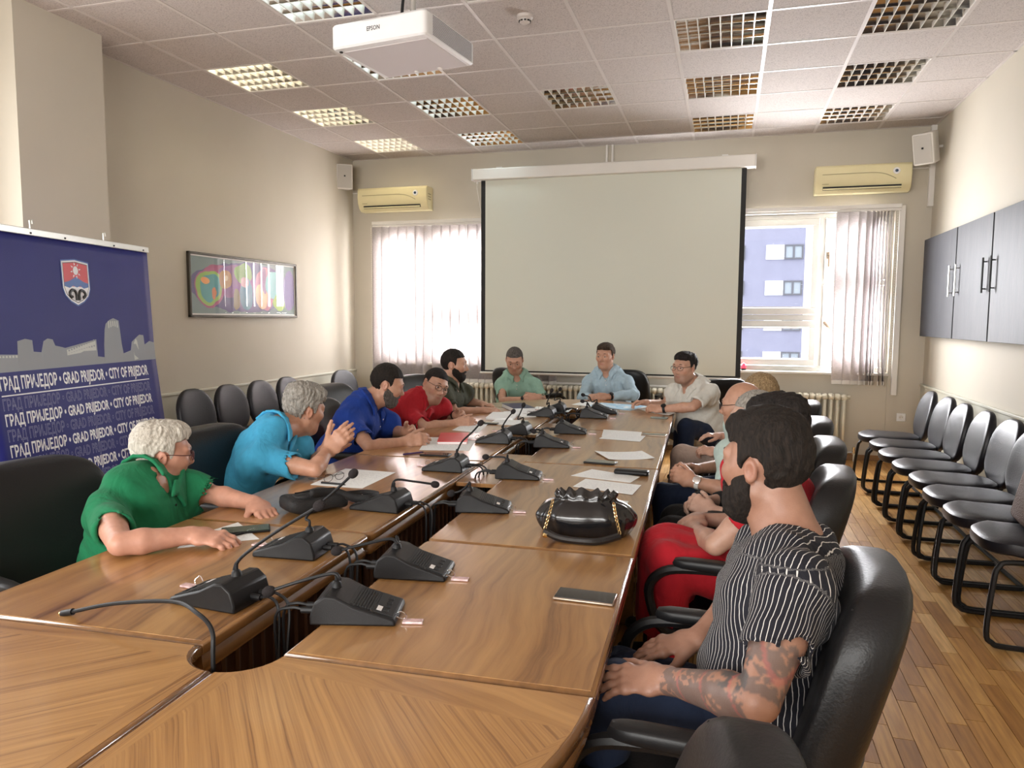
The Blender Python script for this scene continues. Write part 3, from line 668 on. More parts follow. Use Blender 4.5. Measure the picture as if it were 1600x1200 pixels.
# ------------------------------------------------------------------ abstract picture on the left wall
t = thing('framed_picture', 'abstract colourful picture in a thin dark frame on left wall', 'picture', (XL, 6.22, 1.745))
w, h = 1.66, .57
mb = MB()
for q in ((-w/2, w/2, -h/2, -h/2+.022), (-w/2, w/2, h/2-.022, h/2), (-w/2, -w/2+.022, -h/2, h/2), (w/2-.022, w/2, -h/2, h/2)): mb.box(0, .03, q[0], q[1], q[2], q[3])
mb.build('frame', mat('dark_bronze_frame', (.06, .05, .035), .35, .4), t, 0, .004)
mb = MB(); a = w/2-.022; b = h/2-.022
for q in ((-a, a, -b, -b+.012), (-a, a, b-.012, b), (-a, -a+.012, -b, b), (a-.012, a, -b, b)): mb.box(0, .018, q[0], q[1], q[2], q[3])
mb.build('slip', M['whitep'], t, 0)
def art_mat():
    m = mat('abstract_print', (.3, .3, .3), .5); nt = m.node_tree; b = principled(m)
    tc = N(nt, 'ShaderNodeTexCoord'); nz = N(nt, 'ShaderNodeTexNoise', Scale=5.0, Detail=2.0); nt.links.new(tc.outputs['Object'], nz.inputs['Vector'])
    wp = N(nt, 'ShaderNodeVectorMath', operation='MULTIPLY_ADD'); wp.inputs[1].default_value = (.0, .10, .10); nt.links.new(nz.outputs['Color'], wp.inputs[0]); nt.links.new(tc.outputs['Object'], wp.inputs[2])
    cur = None
    blobs = [((-.02, .0), (.80, .24), (.12, .09, .22)), ((-.45, .10), (.20, .10), (.42, .10, .20)), ((-.18, .05), (.30, .17), (.27, .10, .26)), ((-.05, .13), (.14, .10), (.22, .42, .06)), ((-.54, -.02), (.21, .175), (.45, .12, .22)), ((-.55, -.02), (.185, .15), (.32, .52, .10)), ((-.54, -.02), (.14, .115), (.10, .38, .38)), ((-.60, .04), (.06, .03), (.85, .35, .08)), ((-.48, -.07), (.03, .06), (.75, .28, .12)),
             ((-.33, .06), (.10, .09), (.55, .30, .10)), ((-.33, .07), (.03, .03), (.75, .6, .3)), ((-.02, -.06), (.10, .16), (.06, .24, .34)), ((-.04, .05), (.07, .05), (.62, .36, .32)), ((.28, .0), (.16, .21), (.62, .22, .30)), ((.22, -.08), (.10, .13), (.85, .55, .30)), ((.27, .08), (.05, .12), (.30, .12, .25)), ((.46, .04), (.16, .14), (.28, .62, .62)), ((.52, -.13), (.11, .10), (.48, .68, .14)), ((.70, .0), (.10, .2), (.22, .16, .38)), ((-.17, -.13), (.05, .1), (.3, .22, .1))]
    sx = N(nt, 'ShaderNodeSeparateXYZ'); nt.links.new(wp.outputs[0], sx.inputs[0])
    col = None
    for (cy, cz), (ry, rz), c in blobs:
        a1 = N(nt, 'ShaderNodeMath', operation='MULTIPLY_ADD'); a1.inputs[1].default_value = 1/ry; a1.inputs[2].default_value = -(cy+.05)/ry; nt.links.new(sx.outputs[1], a1.inputs[0])
        a2 = N(nt, 'ShaderNodeMath', operation='MULTIPLY_ADD'); a2.inputs[1].default_value = 1/rz; a2.inputs[2].default_value = -(cz+.05)/rz; nt.links.new(sx.outputs[2], a2.inputs[0])
        p1 = N(nt, 'ShaderNodeMath', operation='MULTIPLY'); nt.links.new(a1.outputs[0], p1.inputs[0]); nt.links.new(a1.outputs[0], p1.inputs[1])
        p2 = N(nt, 'ShaderNodeMath', operation='MULTIPLY_ADD'); nt.links.new(a2.outputs[0], p2.inputs[0]); nt.links.new(a2.outputs[0], p2.inputs[1]); nt.links.new(p1.outputs[0], p2.inputs[2])
        lt_ = N(nt, 'ShaderNodeMath', operation='LESS_THAN'); lt_.inputs[1].default_value = 1; nt.links.new(p2.outputs[0], lt_.inputs[0])
        mx = N(nt, 'ShaderNodeMix', data_type='RGBA'); nt.links.new(lt_.outputs[0], mx.inputs[0])
        if col is None: mx.inputs[6].default_value = (.20, .27, .26, 1)
        else: nt.links.new(col, mx.inputs[6])
        mx.inputs[7].default_value = (*c, 1); col = mx.outputs[2]
    nt.links.new(col, b.inputs['Base Color']); return m
box('print', (.004, .010, -a+.01, a-.01, -b+.01, b-.01), art_mat(), t)
box('glass', (.0125, .0145, -a+.01, a-.01, -b+.01, b-.01), M['glass'], t)

# ------------------------------------------------------------------ blue banner on its stand
bd = Vector((-.17, .985, 0)).normalized(); bn = Vector((bd.y, -bd.x, 0))     # along the banner, and towards the room
BR = Vector((-3.52, 3.90, 0)); BW = 1.16; B0, B1 = -.21, 1.11
bt = thing('banner_stand', 'blue city banner with coat of arms and repeated lettering', 'banner', BR-bd*BW/2)
Bm = Matrix(((bd.x, 0, bn.x, BR.x-bd.x*BW), (bd.y, 0, bn.y, BR.y-bd.y*BW), (0, 1, 0, 0), (0, 0, 0, 1)))   # local (s, z, out)
def bo(z):   # how far the cloth stands out
    return .03*(1.9-z)/.66 if z > 1.24 else .03+.15*(1.24-z)/1.24
bt.matrix_world = Matrix.Identity(4); bt.location = BR-bd*BW/2
Binv = Matrix.Translation(-(BR-bd*BW/2))
def bpt(s, z, out=0): return Binv @ (Bm @ Vector((s, z, bo(z)+(out*.4 if .0035 < out < .0099 else out))))
M['cloth'] = mat('banner_vinyl', (.016, .020, .17), .5, var=.08, vscale=2, spec=.3)
mb = MB(); ns, zs = 24, [1.87-(1.87-.03)*i/40 for i in range(41)]
vs = [bpt(B0+(B1-B0)*i/ns, z, (.0008*math.sin(i*1.1)*min(1, max(0, (z-1.5)*4)))) for z in zs for i in range(ns+1)]
mb.add(vs, [(k*(ns+1)+i, (k+1)*(ns+1)+i, (k+1)*(ns+1)+i+1, k*(ns+1)+i+1) for k in range(40) for i in range(ns)])
o = mb.build('cloth', M['cloth'], bt, 60); sd = o.modifiers.new('thickness', 'SOLIDIFY'); sd.thickness = .001; sd.offset = 1
mb = MB(); a = [bpt(B0-.01, 1.86, -.012), bpt(BW+.01, 1.86, -.012)]
q = [bpt(s, z, d) for s in (B0-.01, B1+.01) for z, d in ((1.86, -.008), (1.895, -.008), (1.895, .010), (1.86, .010))]
mb.add(q, [(3, 2, 1, 0), (4, 5, 6, 7), (0, 1, 5, 4), (1, 2, 6, 5), (2, 3, 7, 6), (3, 0, 4, 7)]); mb.build('top_rail', M['alu'], bt, 0, .003)
for s in (-.1, .14, .38, .78, 1.06):
    MB().tube([bpt(s, 1.872, .008), bpt(s, 1.872, .014)], .005, 8).build('screw', M['black'], bt)
for s in (.165, .72):
    MB().tube([bpt(s-.012, 1.895, 0), bpt(s-.012, 1.935, 0), bpt(s+.004, 1.94, 0), bpt(s+.006, 1.92, 0)], .0035, 6).build('hook', M['alu'], bt)
MB().tube([bpt(BW/2, 1.86, -.02), bpt(BW/2, .03, -.2)], .012, 8).build('support_pole', M['alu'], bt)
q = [bpt(s, z, d) for s in (B0-.02, B1+.02) for z, d in ((.0, -.05), (.03, -.05), (.03, .05), (.0, .05))]
MB().add(q, [(3, 2, 1, 0), (4, 5, 6, 7), (0, 1, 5, 4), (1, 2, 6, 5), (2, 3, 7, 6), (3, 0, 4, 7)]).build('base', M['alu'], bt, 0, .004)
PW = mat('print_white', (.86, .87, .90), .5); PG = mat('print_grey', (.27, .29, .31), .5); PO = mat('print_outline', (.30, .31, .50), .4); PR_ = mat('print_red', (.62, .05, .06), .4); PB = mat('print_blue', (.05, .13, .40), .4); PK = mat('print_black', (.01, .01, .01), .4); PL = mat('print_pale', (.52, .54, .50), .4)
def text_obj(name, s, size, m, fn, parent, xs=1.0, outline=False, align='LEFT', fit=None, bold=.0):
    cu = bpy.data.curves.new(name, 'FONT'); cu.body = s; cu.size = size; cu.align_x = align; cu.resolution_u = 2
    if outline: cu.fill_mode = 'NONE'; cu.bevel_depth = outline; cu.bevel_resolution = 0
    else: cu.offset = bold
    tmp = bpy.data.objects.new('tmp', cu); C.objects.link(tmp)
    me = bpy.data.meshes.new_from_object(tmp.evaluated_get(bpy.context.evaluated_depsgraph_get())); bpy.data.objects.remove(tmp); bpy.data.curves.remove(cu)
    co = np.empty(len(me.vertices)*3); me.vertices.foreach_get('co', co); co = co.reshape(-1, 3)
    k = xs
    if fit: k = fit/(co[:, 0].max()-co[:, 0].min())
    co[:, 0] = (co[:, 0]-(co[:, 0].min() if fit else 0))*k
    me.vertices.foreach_set('co', np.array([fn(*c) for c in co]).ravel()); me.materials.clear()
    return link_mesh(name, me, m, parent, 0)
def tri_split(out):  # crude ring polygon kept as one ngon
    return [tuple(range(len(out)))]
def bpoly(name, out, m, h=.003):   # flat print shape on the cloth (s, z)
    mb = MB(); mb.add([bpt(s, z, h) for s, z in out], tri_split(out)); mb.build(name, m, bt, 0)
# coat of arms
es, ez, ew, eh = .447, 1.645, .205, .225
def esc(sc): return [(es+x*ew*sc, ez+y*eh*sc) for x, y in [(-.5, .47), (0, .52), (.5, .47), (.5, -.15), (.42, -.32), (.24, -.45), (0, -.54), (-.24, -.45), (-.42, -.32), (-.5, -.15)]]
bpoly('shield', esc(1.06), PB, .006); bpoly('shield', esc(1.0), PW, .007); bpoly('shield', esc(.93), PK, .0075); bpoly('shield', esc(.90), PW, .008)
e = lambda pts: [(es+x*ew*.9, ez+y*eh*.9) for x, y in pts]
bpoly('shield_field', e([(-.5, .47), (0, .52), (.5, .47), (.5, -.12), (-.5, -.12)]), PR_, .0085)
bpoly('mountain', e([(-.5, -.02), (-.3, .02), (0, .14), (.3, .02), (.5, -.02), (.5, -.12), (.3, -.16), (.15, -.10), (0, -.14), (-.15, -.10), (-.3, -.16), (-.5, -.12)]), PB, .009)
bpoly('sun', [(es+.020*math.cos(a*PI/6), ez+.062+.024*math.sin(a*PI/6)) for a in range(12)], PW, .0095)
for k in range(8):
    a = k*PI/4+.2; c, s = math.cos(a), math.sin(a); bpoly('sun_ray', [(es+c*.026-s*.005, ez+.062+s*.030+c*.005), (es+c*.042, ez+.062+s*.046), (es+c*.026+s*.005, ez+.062+s*.030-c*.005)], PW, .0095)
for sg in (-1, 1):
    pts = spline([bpt(es+sg*x, ez+z, .0095) for x, z in ((.010, -.098), (.012, -.062), (.024, -.045), (.045, -.045), (.060, -.062), (.052, -.080), (.040, -.078))])
    MB().tube(pts, [.008]*len(pts), 6).build('ram_horn', PK, bt)
# skyline print
sk = [(-.21, 1.285), (-.005, 1.275), (.0, 1.34), (.05, 1.35), (.096, 1.342), (.098, 1.285), (.15, 1.28), (.17, 1.335), (.20, 1.348), (.235, 1.342), (.25, 1.31), (.30, 1.30), (.32, 1.295), (.569, 1.334), (.571, 1.238), (.626, 1.231), (.632, 1.30), (.647, 1.387), (.66, 1.42), (.693, 1.441), (.73, 1.452), (.778, 1.438), (.785, 1.37), (.79, 1.30), (.80, 1.245), (.87, 1.26), (.885, 1.31), (.94, 1.34), (.965, 1.352), (1.005, 1.348), (1.01, 1.29), (1.06, 1.31), (1.11, 1.30)]
mb = MB(); ZB_ = 1.195
for (a, za), (b, zb_) in zip(sk, sk[1:]): mb.add([bpt(a, ZB_, .004), bpt(b, ZB_, .004), bpt(b, zb_, .004), bpt(a, za, .004)], [(0, 1, 2, 3)])
mb.build('skyline_print', PG, bt, 0)
def bq(mb, s0, s1, z0, z1, h=.0055, sk_=0): mb.add([bpt(s, z, h) for s, z in ((s0, z0), (s1, z0+sk_), (s1, z1+sk_), (s0, z1))], [(0, 1, 2, 3)])
mb = MB(); mb.add([bpt(s, z, .0055) for s, z in ((.33, 1.215), (.56, 1.215), (.56, 1.325), (.33, 1.285))], [(0, 1, 2, 3)])
for k in range(5): bq(mb, .68+k*.019, .690+k*.019, 1.37, 1.435)
for k in range(4): bq(mb, .70+k*.018, .709+k*.018, 1.30, 1.33)
for k in range(3): bq(mb, .73+k*.016, .738+k*.016, 1.235, 1.255)
mb.add([bpt(s, z, .0055) for s, z in ((.895, 1.20), (.96, 1.21), (.955, 1.29), (.925, 1.33), (.895, 1.29))], [(0, 1, 2, 3, 4)])
for k in range(11): bq(mb, -.20+k*.02, -.188+k*.02, 1.25, 1.272)
tag(mb.build('building_print', PL, bt, 0), kind='stuff')
mb = MB()
for r_ in range(4):
    for k in range(11): bq(mb, .34+k*.020, .352+k*.020, 1.222+r_*.018+k*.0012*(r_+1), 1.231+r_*.018+k*.0012*(r_+1), .007)
bq(mb, -.12, -.02, 1.225, 1.24, .0055)
tag(mb.build('window_print', PG, bt, 0), kind='stuff')
TX = 'ГРАД ПРИЈЕДОР • GRAD PRIJEDOR • CITY OF PRIJEDOR'
zz = 1.112
for k in range(14):
    ol = (k % 2 == 1)
    text_obj('lettering', TX, .085 if k == 0 else .074, PO if ol else PW, lambda x, y, z, zz=zz: bpt(-.14+x, zz+y-x*.006, .004+z*.3), bt, outline=.0011 if ol else False, fit=1.15, bold=.0022)
    if k == 0: bpoly('rule', [(-.14, zz-.024), (1.01, zz-.032), (1.01, zz-.038), (-.14, zz-.030)], PW, .005)
    zz -= .095 if k == 0 else .0735

# ------------------------------------------------------------------ projector and smoke detector on the ceiling
pc = aZ(605, 60, 3.02)
# corner fits: front-left-bottom (518,78) ... solved in the room frame
pj = thing('ceiling_projector', 'white ceiling projector hanging in front of the first lights', 'projector')
c1 = aZ(517, 78, 2.985); c2 = aZ(666, 52, 2.985); c3 = aZ(729, 104, 2.985)
ax = (c2-c1); ax.z = 0; PWd = .43; 
ang = math.atan2(ax.y, ax.x); PH = .135; PDp = .36
pj.location = (c1.x, c1.y, 2.985); pj.rotation_euler = (0, 0, ang)
PWd = ax.length
out = [(0, 0), (PWd, 0), (PWd, (c3-c2).length), (0, (c3-c2).length)]; PDp = (c3-c2).length
out = rounded(out, [1, 0], .035, 6)
mb = MB(); n = len(out); rings = [(.010, 0), (0, .010), (0, PH-.012), (.010, PH)]
o = prof_slab(out, rings); o.build('housing', M['white'], pj, 30)
text_obj('lettering', 'EPSON', .034, mat('print_dark', (.03, .03, .04), .5), lambda x, y, z: (PWd*.39+x, -.0012, PH*.50+y), pj, xs=.85, bold=.0004)
mb = MB()
for k in range(13): mb.box(PWd-.004, PWd+.0015, .07, PDp-.02, .018+k*.0082, .0215+k*.0082)
mb.build('vent_louvres', mat('vent_dark', (.20, .20, .22), .5), pj, 0)
box('bottom_panel', (.04, PWd-.03, .06, PDp-.02, -.003, .004), mat('projector_underside', (.60, .56, .56), .5), pj, .002)
for x, y in ((PWd*.42, PDp-.05), (PWd*.68, PDp-.05)): MB().lathe([(.014, -.008), (.014, -.002)], 14, Matrix.Translation((x, y, 0))).build('foot', M['whitep'], pj)
MB().lathe([(.010, -.006), (.010, 0)], 10, Matrix.Translation((.035, .05, 0))).build('sensor', M['black'], pj)
MB().tube([(PWd*.60, PDp*.5, PH), (PWd*.60, PDp*.5, ZC-2.985)], .018, 12).build('ceiling_mount', M['alu'], pj)
MB().tube(spline([(PWd*.52, PDp*.45, PH-.01), (PWd*.51, PDp*.45, PH+.1), (PWd*.53, PDp*.47, ZC-2.985)]), .009, 8).build('cable', M['black'], pj)
MB().box(PWd*.60-.07, PWd*.60+.07, PDp*.5-.07, PDp*.5+.07, PH, PH+.008).build('mount_plate', M['alu'], pj, 0)
dp = aZ(820, 32, ZC-.03)
t = thing('smoke_detector', 'round smoke detector on the ceiling right of the projector', 'detector', (dp.x, dp.y, ZC))
MB().lathe([(.052, 0), (.052, -.018), (.040, -.026), (.040, -.030)][::-1], 24).build('base', M['tee'], t)
MB().lathe([(0, -.052), (.022, -.050), (.034, -.042), (.036, -.030)], 24).build('chamber', M['tee'], t)
for k in range(10):
    a = k*PI/5; MB().box(.030, .039, -.007, .007, -.041, -.033, Matrix.Rotation(a, 4, 'Z')).build('slot', M['blackm'], t, 0)

# ------------------------------------------------------------------ building across the street
YF = 62.0
fb = thing('apartment_building', 'lavender-grey apartment building outside the right window', 'building', (2.0, YF, 0))
MF = mat('facade_render', (.27, .27, .36), .8, var=.05, vscale=.8); MFW = mat('facade_white_panel', (.95, .95, .95), .6); MFG = mat('far_window_frame', (.12, .12, .14), .5); MFP = mat('far_window_glass', (.33, .37, .42), .15)
f0 = aY(1100, 500, YF).x; f1 = aY(1258, 400, YF).x
box('wall', (f0-30-2, f1-2, 0, 12, -30, 34), MF, fb)
rows = [aY(1220, 394, YF).z, aY(1220, 450, YF).z]; dz = rows[0]-rows[1]; px = 62/1153
for r_ in range(-3, 7):
    zc = rows[0]-dz*r_
    for k in range(-3, 1):
        base = aY(1197, 394, YF).x+k*4.3-2; hw_ = .56
        box('white_panel', (base, base+1.35, -.10, 0, zc-hw_, zc+hw_), MFW, fb)
        wf = MB(); a, b = base+1.35, base+2.75
        for q in ((a, b, zc-hw_, zc-hw_+.12), (a, b, zc+hw_-.12, zc+hw_), (a, a+.12, zc-hw_+.12, zc+hw_-.12), (b-.12, b, zc-hw_+.12, zc+hw_-.12), ((a+b)/2-.07, (a+b)/2+.07, zc-hw_+.12, zc+hw_-.12)): wf.box(q[0], q[1], -.16, 0, q[2], q[3])
        f = wf.build('window', MFG, fb, 0); box('pane', (a+.12, b-.12, -.08, -.02, zc-hw_+.12, zc+hw_-.12), MFP, f)
gr = struct('trim_5', (-60, 60, YB+.5, 120, -30.3, -30), mat('asphalt', (.12, .12, .12), .9))
# ------------------------------------------------------------------ chairs
def visitor_chair():
    t = thing('visitor_chair', '', 'chair', group='black visitor chairs along the walls')
    MB().pad(.445, .47, .085, .48, .70, 40, 12, fn=lambda v: (v.x*(1-.12*(v.y/.23) if v.y > 0 else 1), v.y, v.z+.445+.03*(v.y/.23)**2*(1 if v.y < 0 else .2)-.03*max(0, -v.y-.13)/.1)).build('seat', M['vinyl'], t)
    # egg-shaped backrest, wide below and rounded above
    def fb(v):
        z = v.z/.20; w = 1-.16*max(0, z)**2-.10*max(0, -z)**3
        return (v.x*w, v.y*.9+.235+.075*(z+1)/2+.02*(1-(v.x/.22)**2), v.z+.65)
    MB().pad(.43, .080, .43, .74, .42, 36, 18, fn=fb).build('backrest', M['vinyl'], t)
    MB().tube([(0, .15, .40), (0, .23, .405), (0, .268, .43), (0, .278, .52)], .018, 8).build('back_bracket', M['black'], t)
    mb = MB()
    for s in (-1, 1):
        pts = [(s*.20, .17, .395), (s*.20, -.13, .395), (s*.205, -.185, .37), (s*.215, -.205, .31), (s*.225, -.225, .08), (s*.225, -.20, .030), (s*.225, -.14, .016), (s*.225, .17, .016), (s*.22, .215, .02)]
        q = spline(pts, 4); MB().tube(q, .0125, 8).build('leg_frame', M['black'], t)
    MB().tube([(-.22, .215, .018), (.22, .215, .018)], .0125, 8).build('cross_tube', M['black'], t)
    return t
vc = visitor_chair()
def place(src, first, x, y, rz, lab, group=None, z=0):
    o = src if first else copy_tree(src)
    o.location = (x, y, z); o.rotation_euler = (0, 0, rz); o['label'] = lab
    if group: o['group'] = group
    return o
ords = ['farthest of the row, beside the radiator', 'second from the far end', 'third from the far end', 'fourth from the far end', 'fourth from the near end', 'third from the near end', 'second from the near end', 'nearest of the row, brown handbag resting on it']
ys = [7.02, 6.53, 6.06, 5.60, 5.15, 4.72, 4.30, 3.88]
for k, y in enumerate(ys):
    place(vc, k == 0, 1.37+.01*math.sin(k*2), y, -PI/2+.03*math.sin(k*1.7), 'black visitor chair by the right wall, '+ords[k])
for k, (y, lab) in enumerate(((5.14, 'first visible beside the banner'), (5.60, 'second visible from the banner'), (6.06, 'third from the banner, left of the grey-haired man'), (6.52, 'fourth from the banner, half hidden by grey hair'))):
    place(vc, False, -3.96, y, PI/2, 'black visitor chair by the left wall, '+lab)
place(vc, False, -3.95, 7.55, PI/2-.2, 'black visitor chair in the far left corner of the room')

def exec_chair():
    t = thing('armchair', '', 'chair', group='black leather armchairs round the table')
    MB().pad(.52, .50, .12, .5, .45, 24, 10, fn=lambda v: (v.x, v.y-.02, v.z+.43+.015*(v.y/.25)**2)).build('seat', M['leather'], t)
    def fb(v):
        z = v.z/.27; w = 1-.10*max(0, z)**2-.18*max(0, -z)**2
        return (v.x*w, v.y+.26+.075*z+.03*(v.x/.25)**2*-1, v.z+.70)
    bk = MB().pad(.52, .13, .54, .42, .40, 28, 16, fn=fb).build('backrest', M['leather'], t)
    # piping seams on the backrest
    for s in (-1, 1):
        pts = []
        for k in range(13):
            z = -.9+1.8*k/12; v = fb(Vector((s*.20, 0, z*.265))); pts.append((v[0], v[1]-.056*(1-abs(z)**3*.35), v[2]))
        MB().tube(pts, .0035, 6).build('piping', M['leather'], bk)
    for s in (-1, 1):
        pts = [(s*.24, .20, .42), (s*.285, .20, .45), (s*.295, .19, .58), (s*.295, .15, .655), (s*.295, .05, .675), (s*.295, -.12, .67), (s*.295, -.20, .645), (s*.293, -.235, .58), (s*.285, -.20, .47), (s*.24, -.14, .42)]
        mb = MB(); q = spline(pts, 4); mb.tube(q, .016, 8); mb.build('arm_loop', M['black'], t)
        MB().pad(.052, .28, .035, .5, .5, 14, 8, M=Matrix.Translation((s*.295, -.02, .69))).build('arm_pad', M['black'], t)
    MB().lathe([(.028, .06), (.028, .22), (.018, .22), (.018, .36)], 12).build('gas_column', M['black'], t)
    box('seat_plate', (-.12, .12, -.14, .16, .345, .375), M['black'], t, .01)
    for k in range(5):
        a = 2*PI*k/5+.3; c, s = math.cos(a), math.sin(a)
        l = MB().tube([(c*.02, s*.02, .11), (c*.30, s*.30, .07)], [.026, .016], 8).build('base_leg', M['black'], t)
        MB().lathe([(.018, -.02), (.026, -.016), (.026, .016), (.018, .02)], 12, Matrix.Translation((c*.30, s*.30, .027)) @ Matrix.Rotation(a, 4, 'Z') @ Matrix.Rotation(PI/2, 4, 'X')).build('castor', M['black'], l)
    return t
ec = exec_chair(); CH = []
def achair(x, y, rz, lab):   # rz: direction the sitter faces is local -y
    o = place(ec, not CH, x, y, rz, lab); CH.append(o); return o
def back_at(bx, by, rz, lab): return achair(bx+.32*math.sin(rz), by-.32*math.cos(rz), rz, lab)
back_at(-2.30, 1.93, PI/2-.20, 'black leather armchair of the man in green, in front of the banner')
back_at(-2.26, 2.80, PI/2-.05, 'black leather armchair behind the grey-haired man in sky blue')
back_at(-2.40, 3.95, PI/2+.05, 'black leather armchair of the man in dark blue')
back_at(-2.85, 4.90, PI/2-.05, 'black leather armchair pushed back behind the man in red')
back_at(-2.65, 5.95, PI/2-.25, 'black leather armchair behind the man in olive')
back_at(-2.10, 7.12, PI-.45, 'black leather armchair of the man in mint green')
back_at(-.98, 7.30, PI-.1, 'black leather armchair of the man in the light blue shirt')
back_at(-.02, 6.42, PI+.55, 'black leather armchair behind the man in the white polo')
back_at(.50, 4.80, -PI/2, 'black leather armchair of the blonde woman')
back_at(.46, 3.98, -PI/2, 'black leather armchair of the bald man with glasses')
back_at(.42, 3.28, -PI/2, 'black leather armchair of the grey-headed person in black')
back_at(.36, 2.60, -PI/2-.1, 'black leather armchair of the woman in red')
back_at(.300, 1.60, -PI/2-.06, 'black leather armchair of the bearded man in stripes')
back_at(.048, .77, -PI/2, 'black leather armchair at the bottom edge of the picture, only its rim showing')

# ------------------------------------------------------------------ microphone units
def mic_base():
    t = thing('microphone_unit', '', 'microphone', group='conference microphones on the table')
    # local: user side is -x, cable side +x
    prof = [(-.105, 0), (-.105, .012), (-.100, .017), (-.01, .045), (.035, .068), (.060, .070), (.085, .052), (.095, .02), (.095, 0)]
    mb = MB(); n = len(prof); hw = .068; hb = .06
    vs = [(a, -hw, b) for a, b in prof]+[(a, hw, b) for a, b in prof]
    mb.add(vs, [tuple(range(n)), tuple(range(2*n-1, n-1, -1))]+[(i, n+i, n+(i+1) % n, (i+1) % n) for i in range(n)])
    b = mb.build('base', M['black'], t, 30, .005, 2)
    ang = math.atan2(.028, .09); Mx = Matrix.Translation((-.10, 0, .0175)) @ Matrix.Rotation(-ang, 4, 'Y')
    box('key_panel', (.004, .050, -.056, .056, -.002, .0012), M['blackm'], b).matrix_local = Mx
    for k in range(4): MB().box(.018, .030, -.044+k*.024, -.030+k*.024, .0, .0035, Mx).build('button', M['rubber'], b, 0, .001)
    MB().box(.034, .046, .02, .045, .0, .0018, Mx).build('label_plate', M['white'], b, 0)
    mb = MB()
    for k in range(9): mb.box(.056+k*.0065, .0592+k*.0065, -.054, .054, -.001, .0026, Mx)
    tag(mb.build('speaker_grille', M['blackm'], b, 0), kind='stuff')
    MB().lathe([(.014, .064), (.012, .078), (.007, .084)], 12, Matrix.Translation((.048, 0, 0))).build('socket', M['rubber'], t)
    MB().tube([(.09, .03, .022), (.125, .03, .022)], .008, 8).build('plug', M['rubber'], t)
    MB().tube([(.09, .0, .022), (.12, .0, .022)], .008, 8).build('plug', M['rubber'], t)
    # key fob lying before the unit
    k_ = MB().tube(spline([(-.10, .045, .020), (-.115, .050, .030), (-.128, .045, .018), (-.118, .040, .008), (-.103, .043, .014)], 4), .0014, 5).build('key_ring', M['chrome'], t)
    MB().box(-.165, -.118, .030, .052, .0005, .006).build('key_fob', M['fob'], k_, 0, .001)
    return t
M['fob'] = mat('pink_white_fob', (.62, .42, .42), .25, coat=.6, var=.4, vscale=60)
mu = mic_base()
MIC = [  # base pixel, facing (user side -x: left row, +x: right row), neck path in pixels
 ('L', 352, 938, [(366, 892), (377, 871), (430, 832)], (499, 790), 'nearest microphone of the left row, beside the rounded end of the cable well'),
 ('L', 466, 864, [(478, 810), (488, 797), (520, 770)], (552, 740), 'second microphone from the front in the left row'),
 ('L', 602, 794, [(612, 765), (618, 750), (645, 752)], (680, 757), 'third microphone of the left row, its neck bent flat to the right'),
 ('L', 702, 734, [(714, 706), (722, 690), (738, 675)], (751, 661), 'fourth microphone of the left row, tall neck in front of the red notebook'),
 ('L', 776, 691, [(784, 668), (792, 655)], (802, 643), 'fifth microphone of the left row, short straight neck'),
 ('L', 808, 677, [(809, 655), (813, 645)], (818, 633), 'sixth microphone of the left row, thin upright neck'),
 ('L', 850, 650, [(854, 632), (858, 620)], (862, 610), 'seventh microphone of the left row, before the far men'),
 ('L', 867, 643, [(866, 625), (870, 615)], (875, 608), 'farthest microphone of the left row'),
 ('R', 552, 960, [(531, 905), (520, 896), (470, 908)], (420, 924), 'nearest microphone of the right row, neck stretched left over the cable well'),
 ('R', 641, 894, [(622, 850), (610, 842), (570, 850)], (526, 861), 'second microphone of the right row, key fob lying on its top'),
 ('R', 750, 795, [(727, 762), (718, 768)], (705, 771), 'third microphone of the right row, head hanging into the well'),
 ('R', 806, 745, [(791, 722), (789, 715), (775, 714)], (759, 714), 'fourth microphone of the right row, neck bent at a right angle'),
 ('R', 858, 697, [(851, 684), (845, 677)], (834, 674), 'fifth microphone of the right row, beside the dark hole in the table'),
 ('R', 888, 676, [(875, 658), (873, 653)], (862, 652), 'sixth microphone of the right row'),
 ('R', 925, 652, [(922, 636), (917, 628)], (910, 627), 'seventh microphone of the right row, before the light blue shirt'),
 ('R', 940, 645, [(925, 628), (921, 620)], (911, 617), 'farthest microphone of the right row')]
MU = [mu]+[copy_tree(mu) for _ in MIC[1:]]
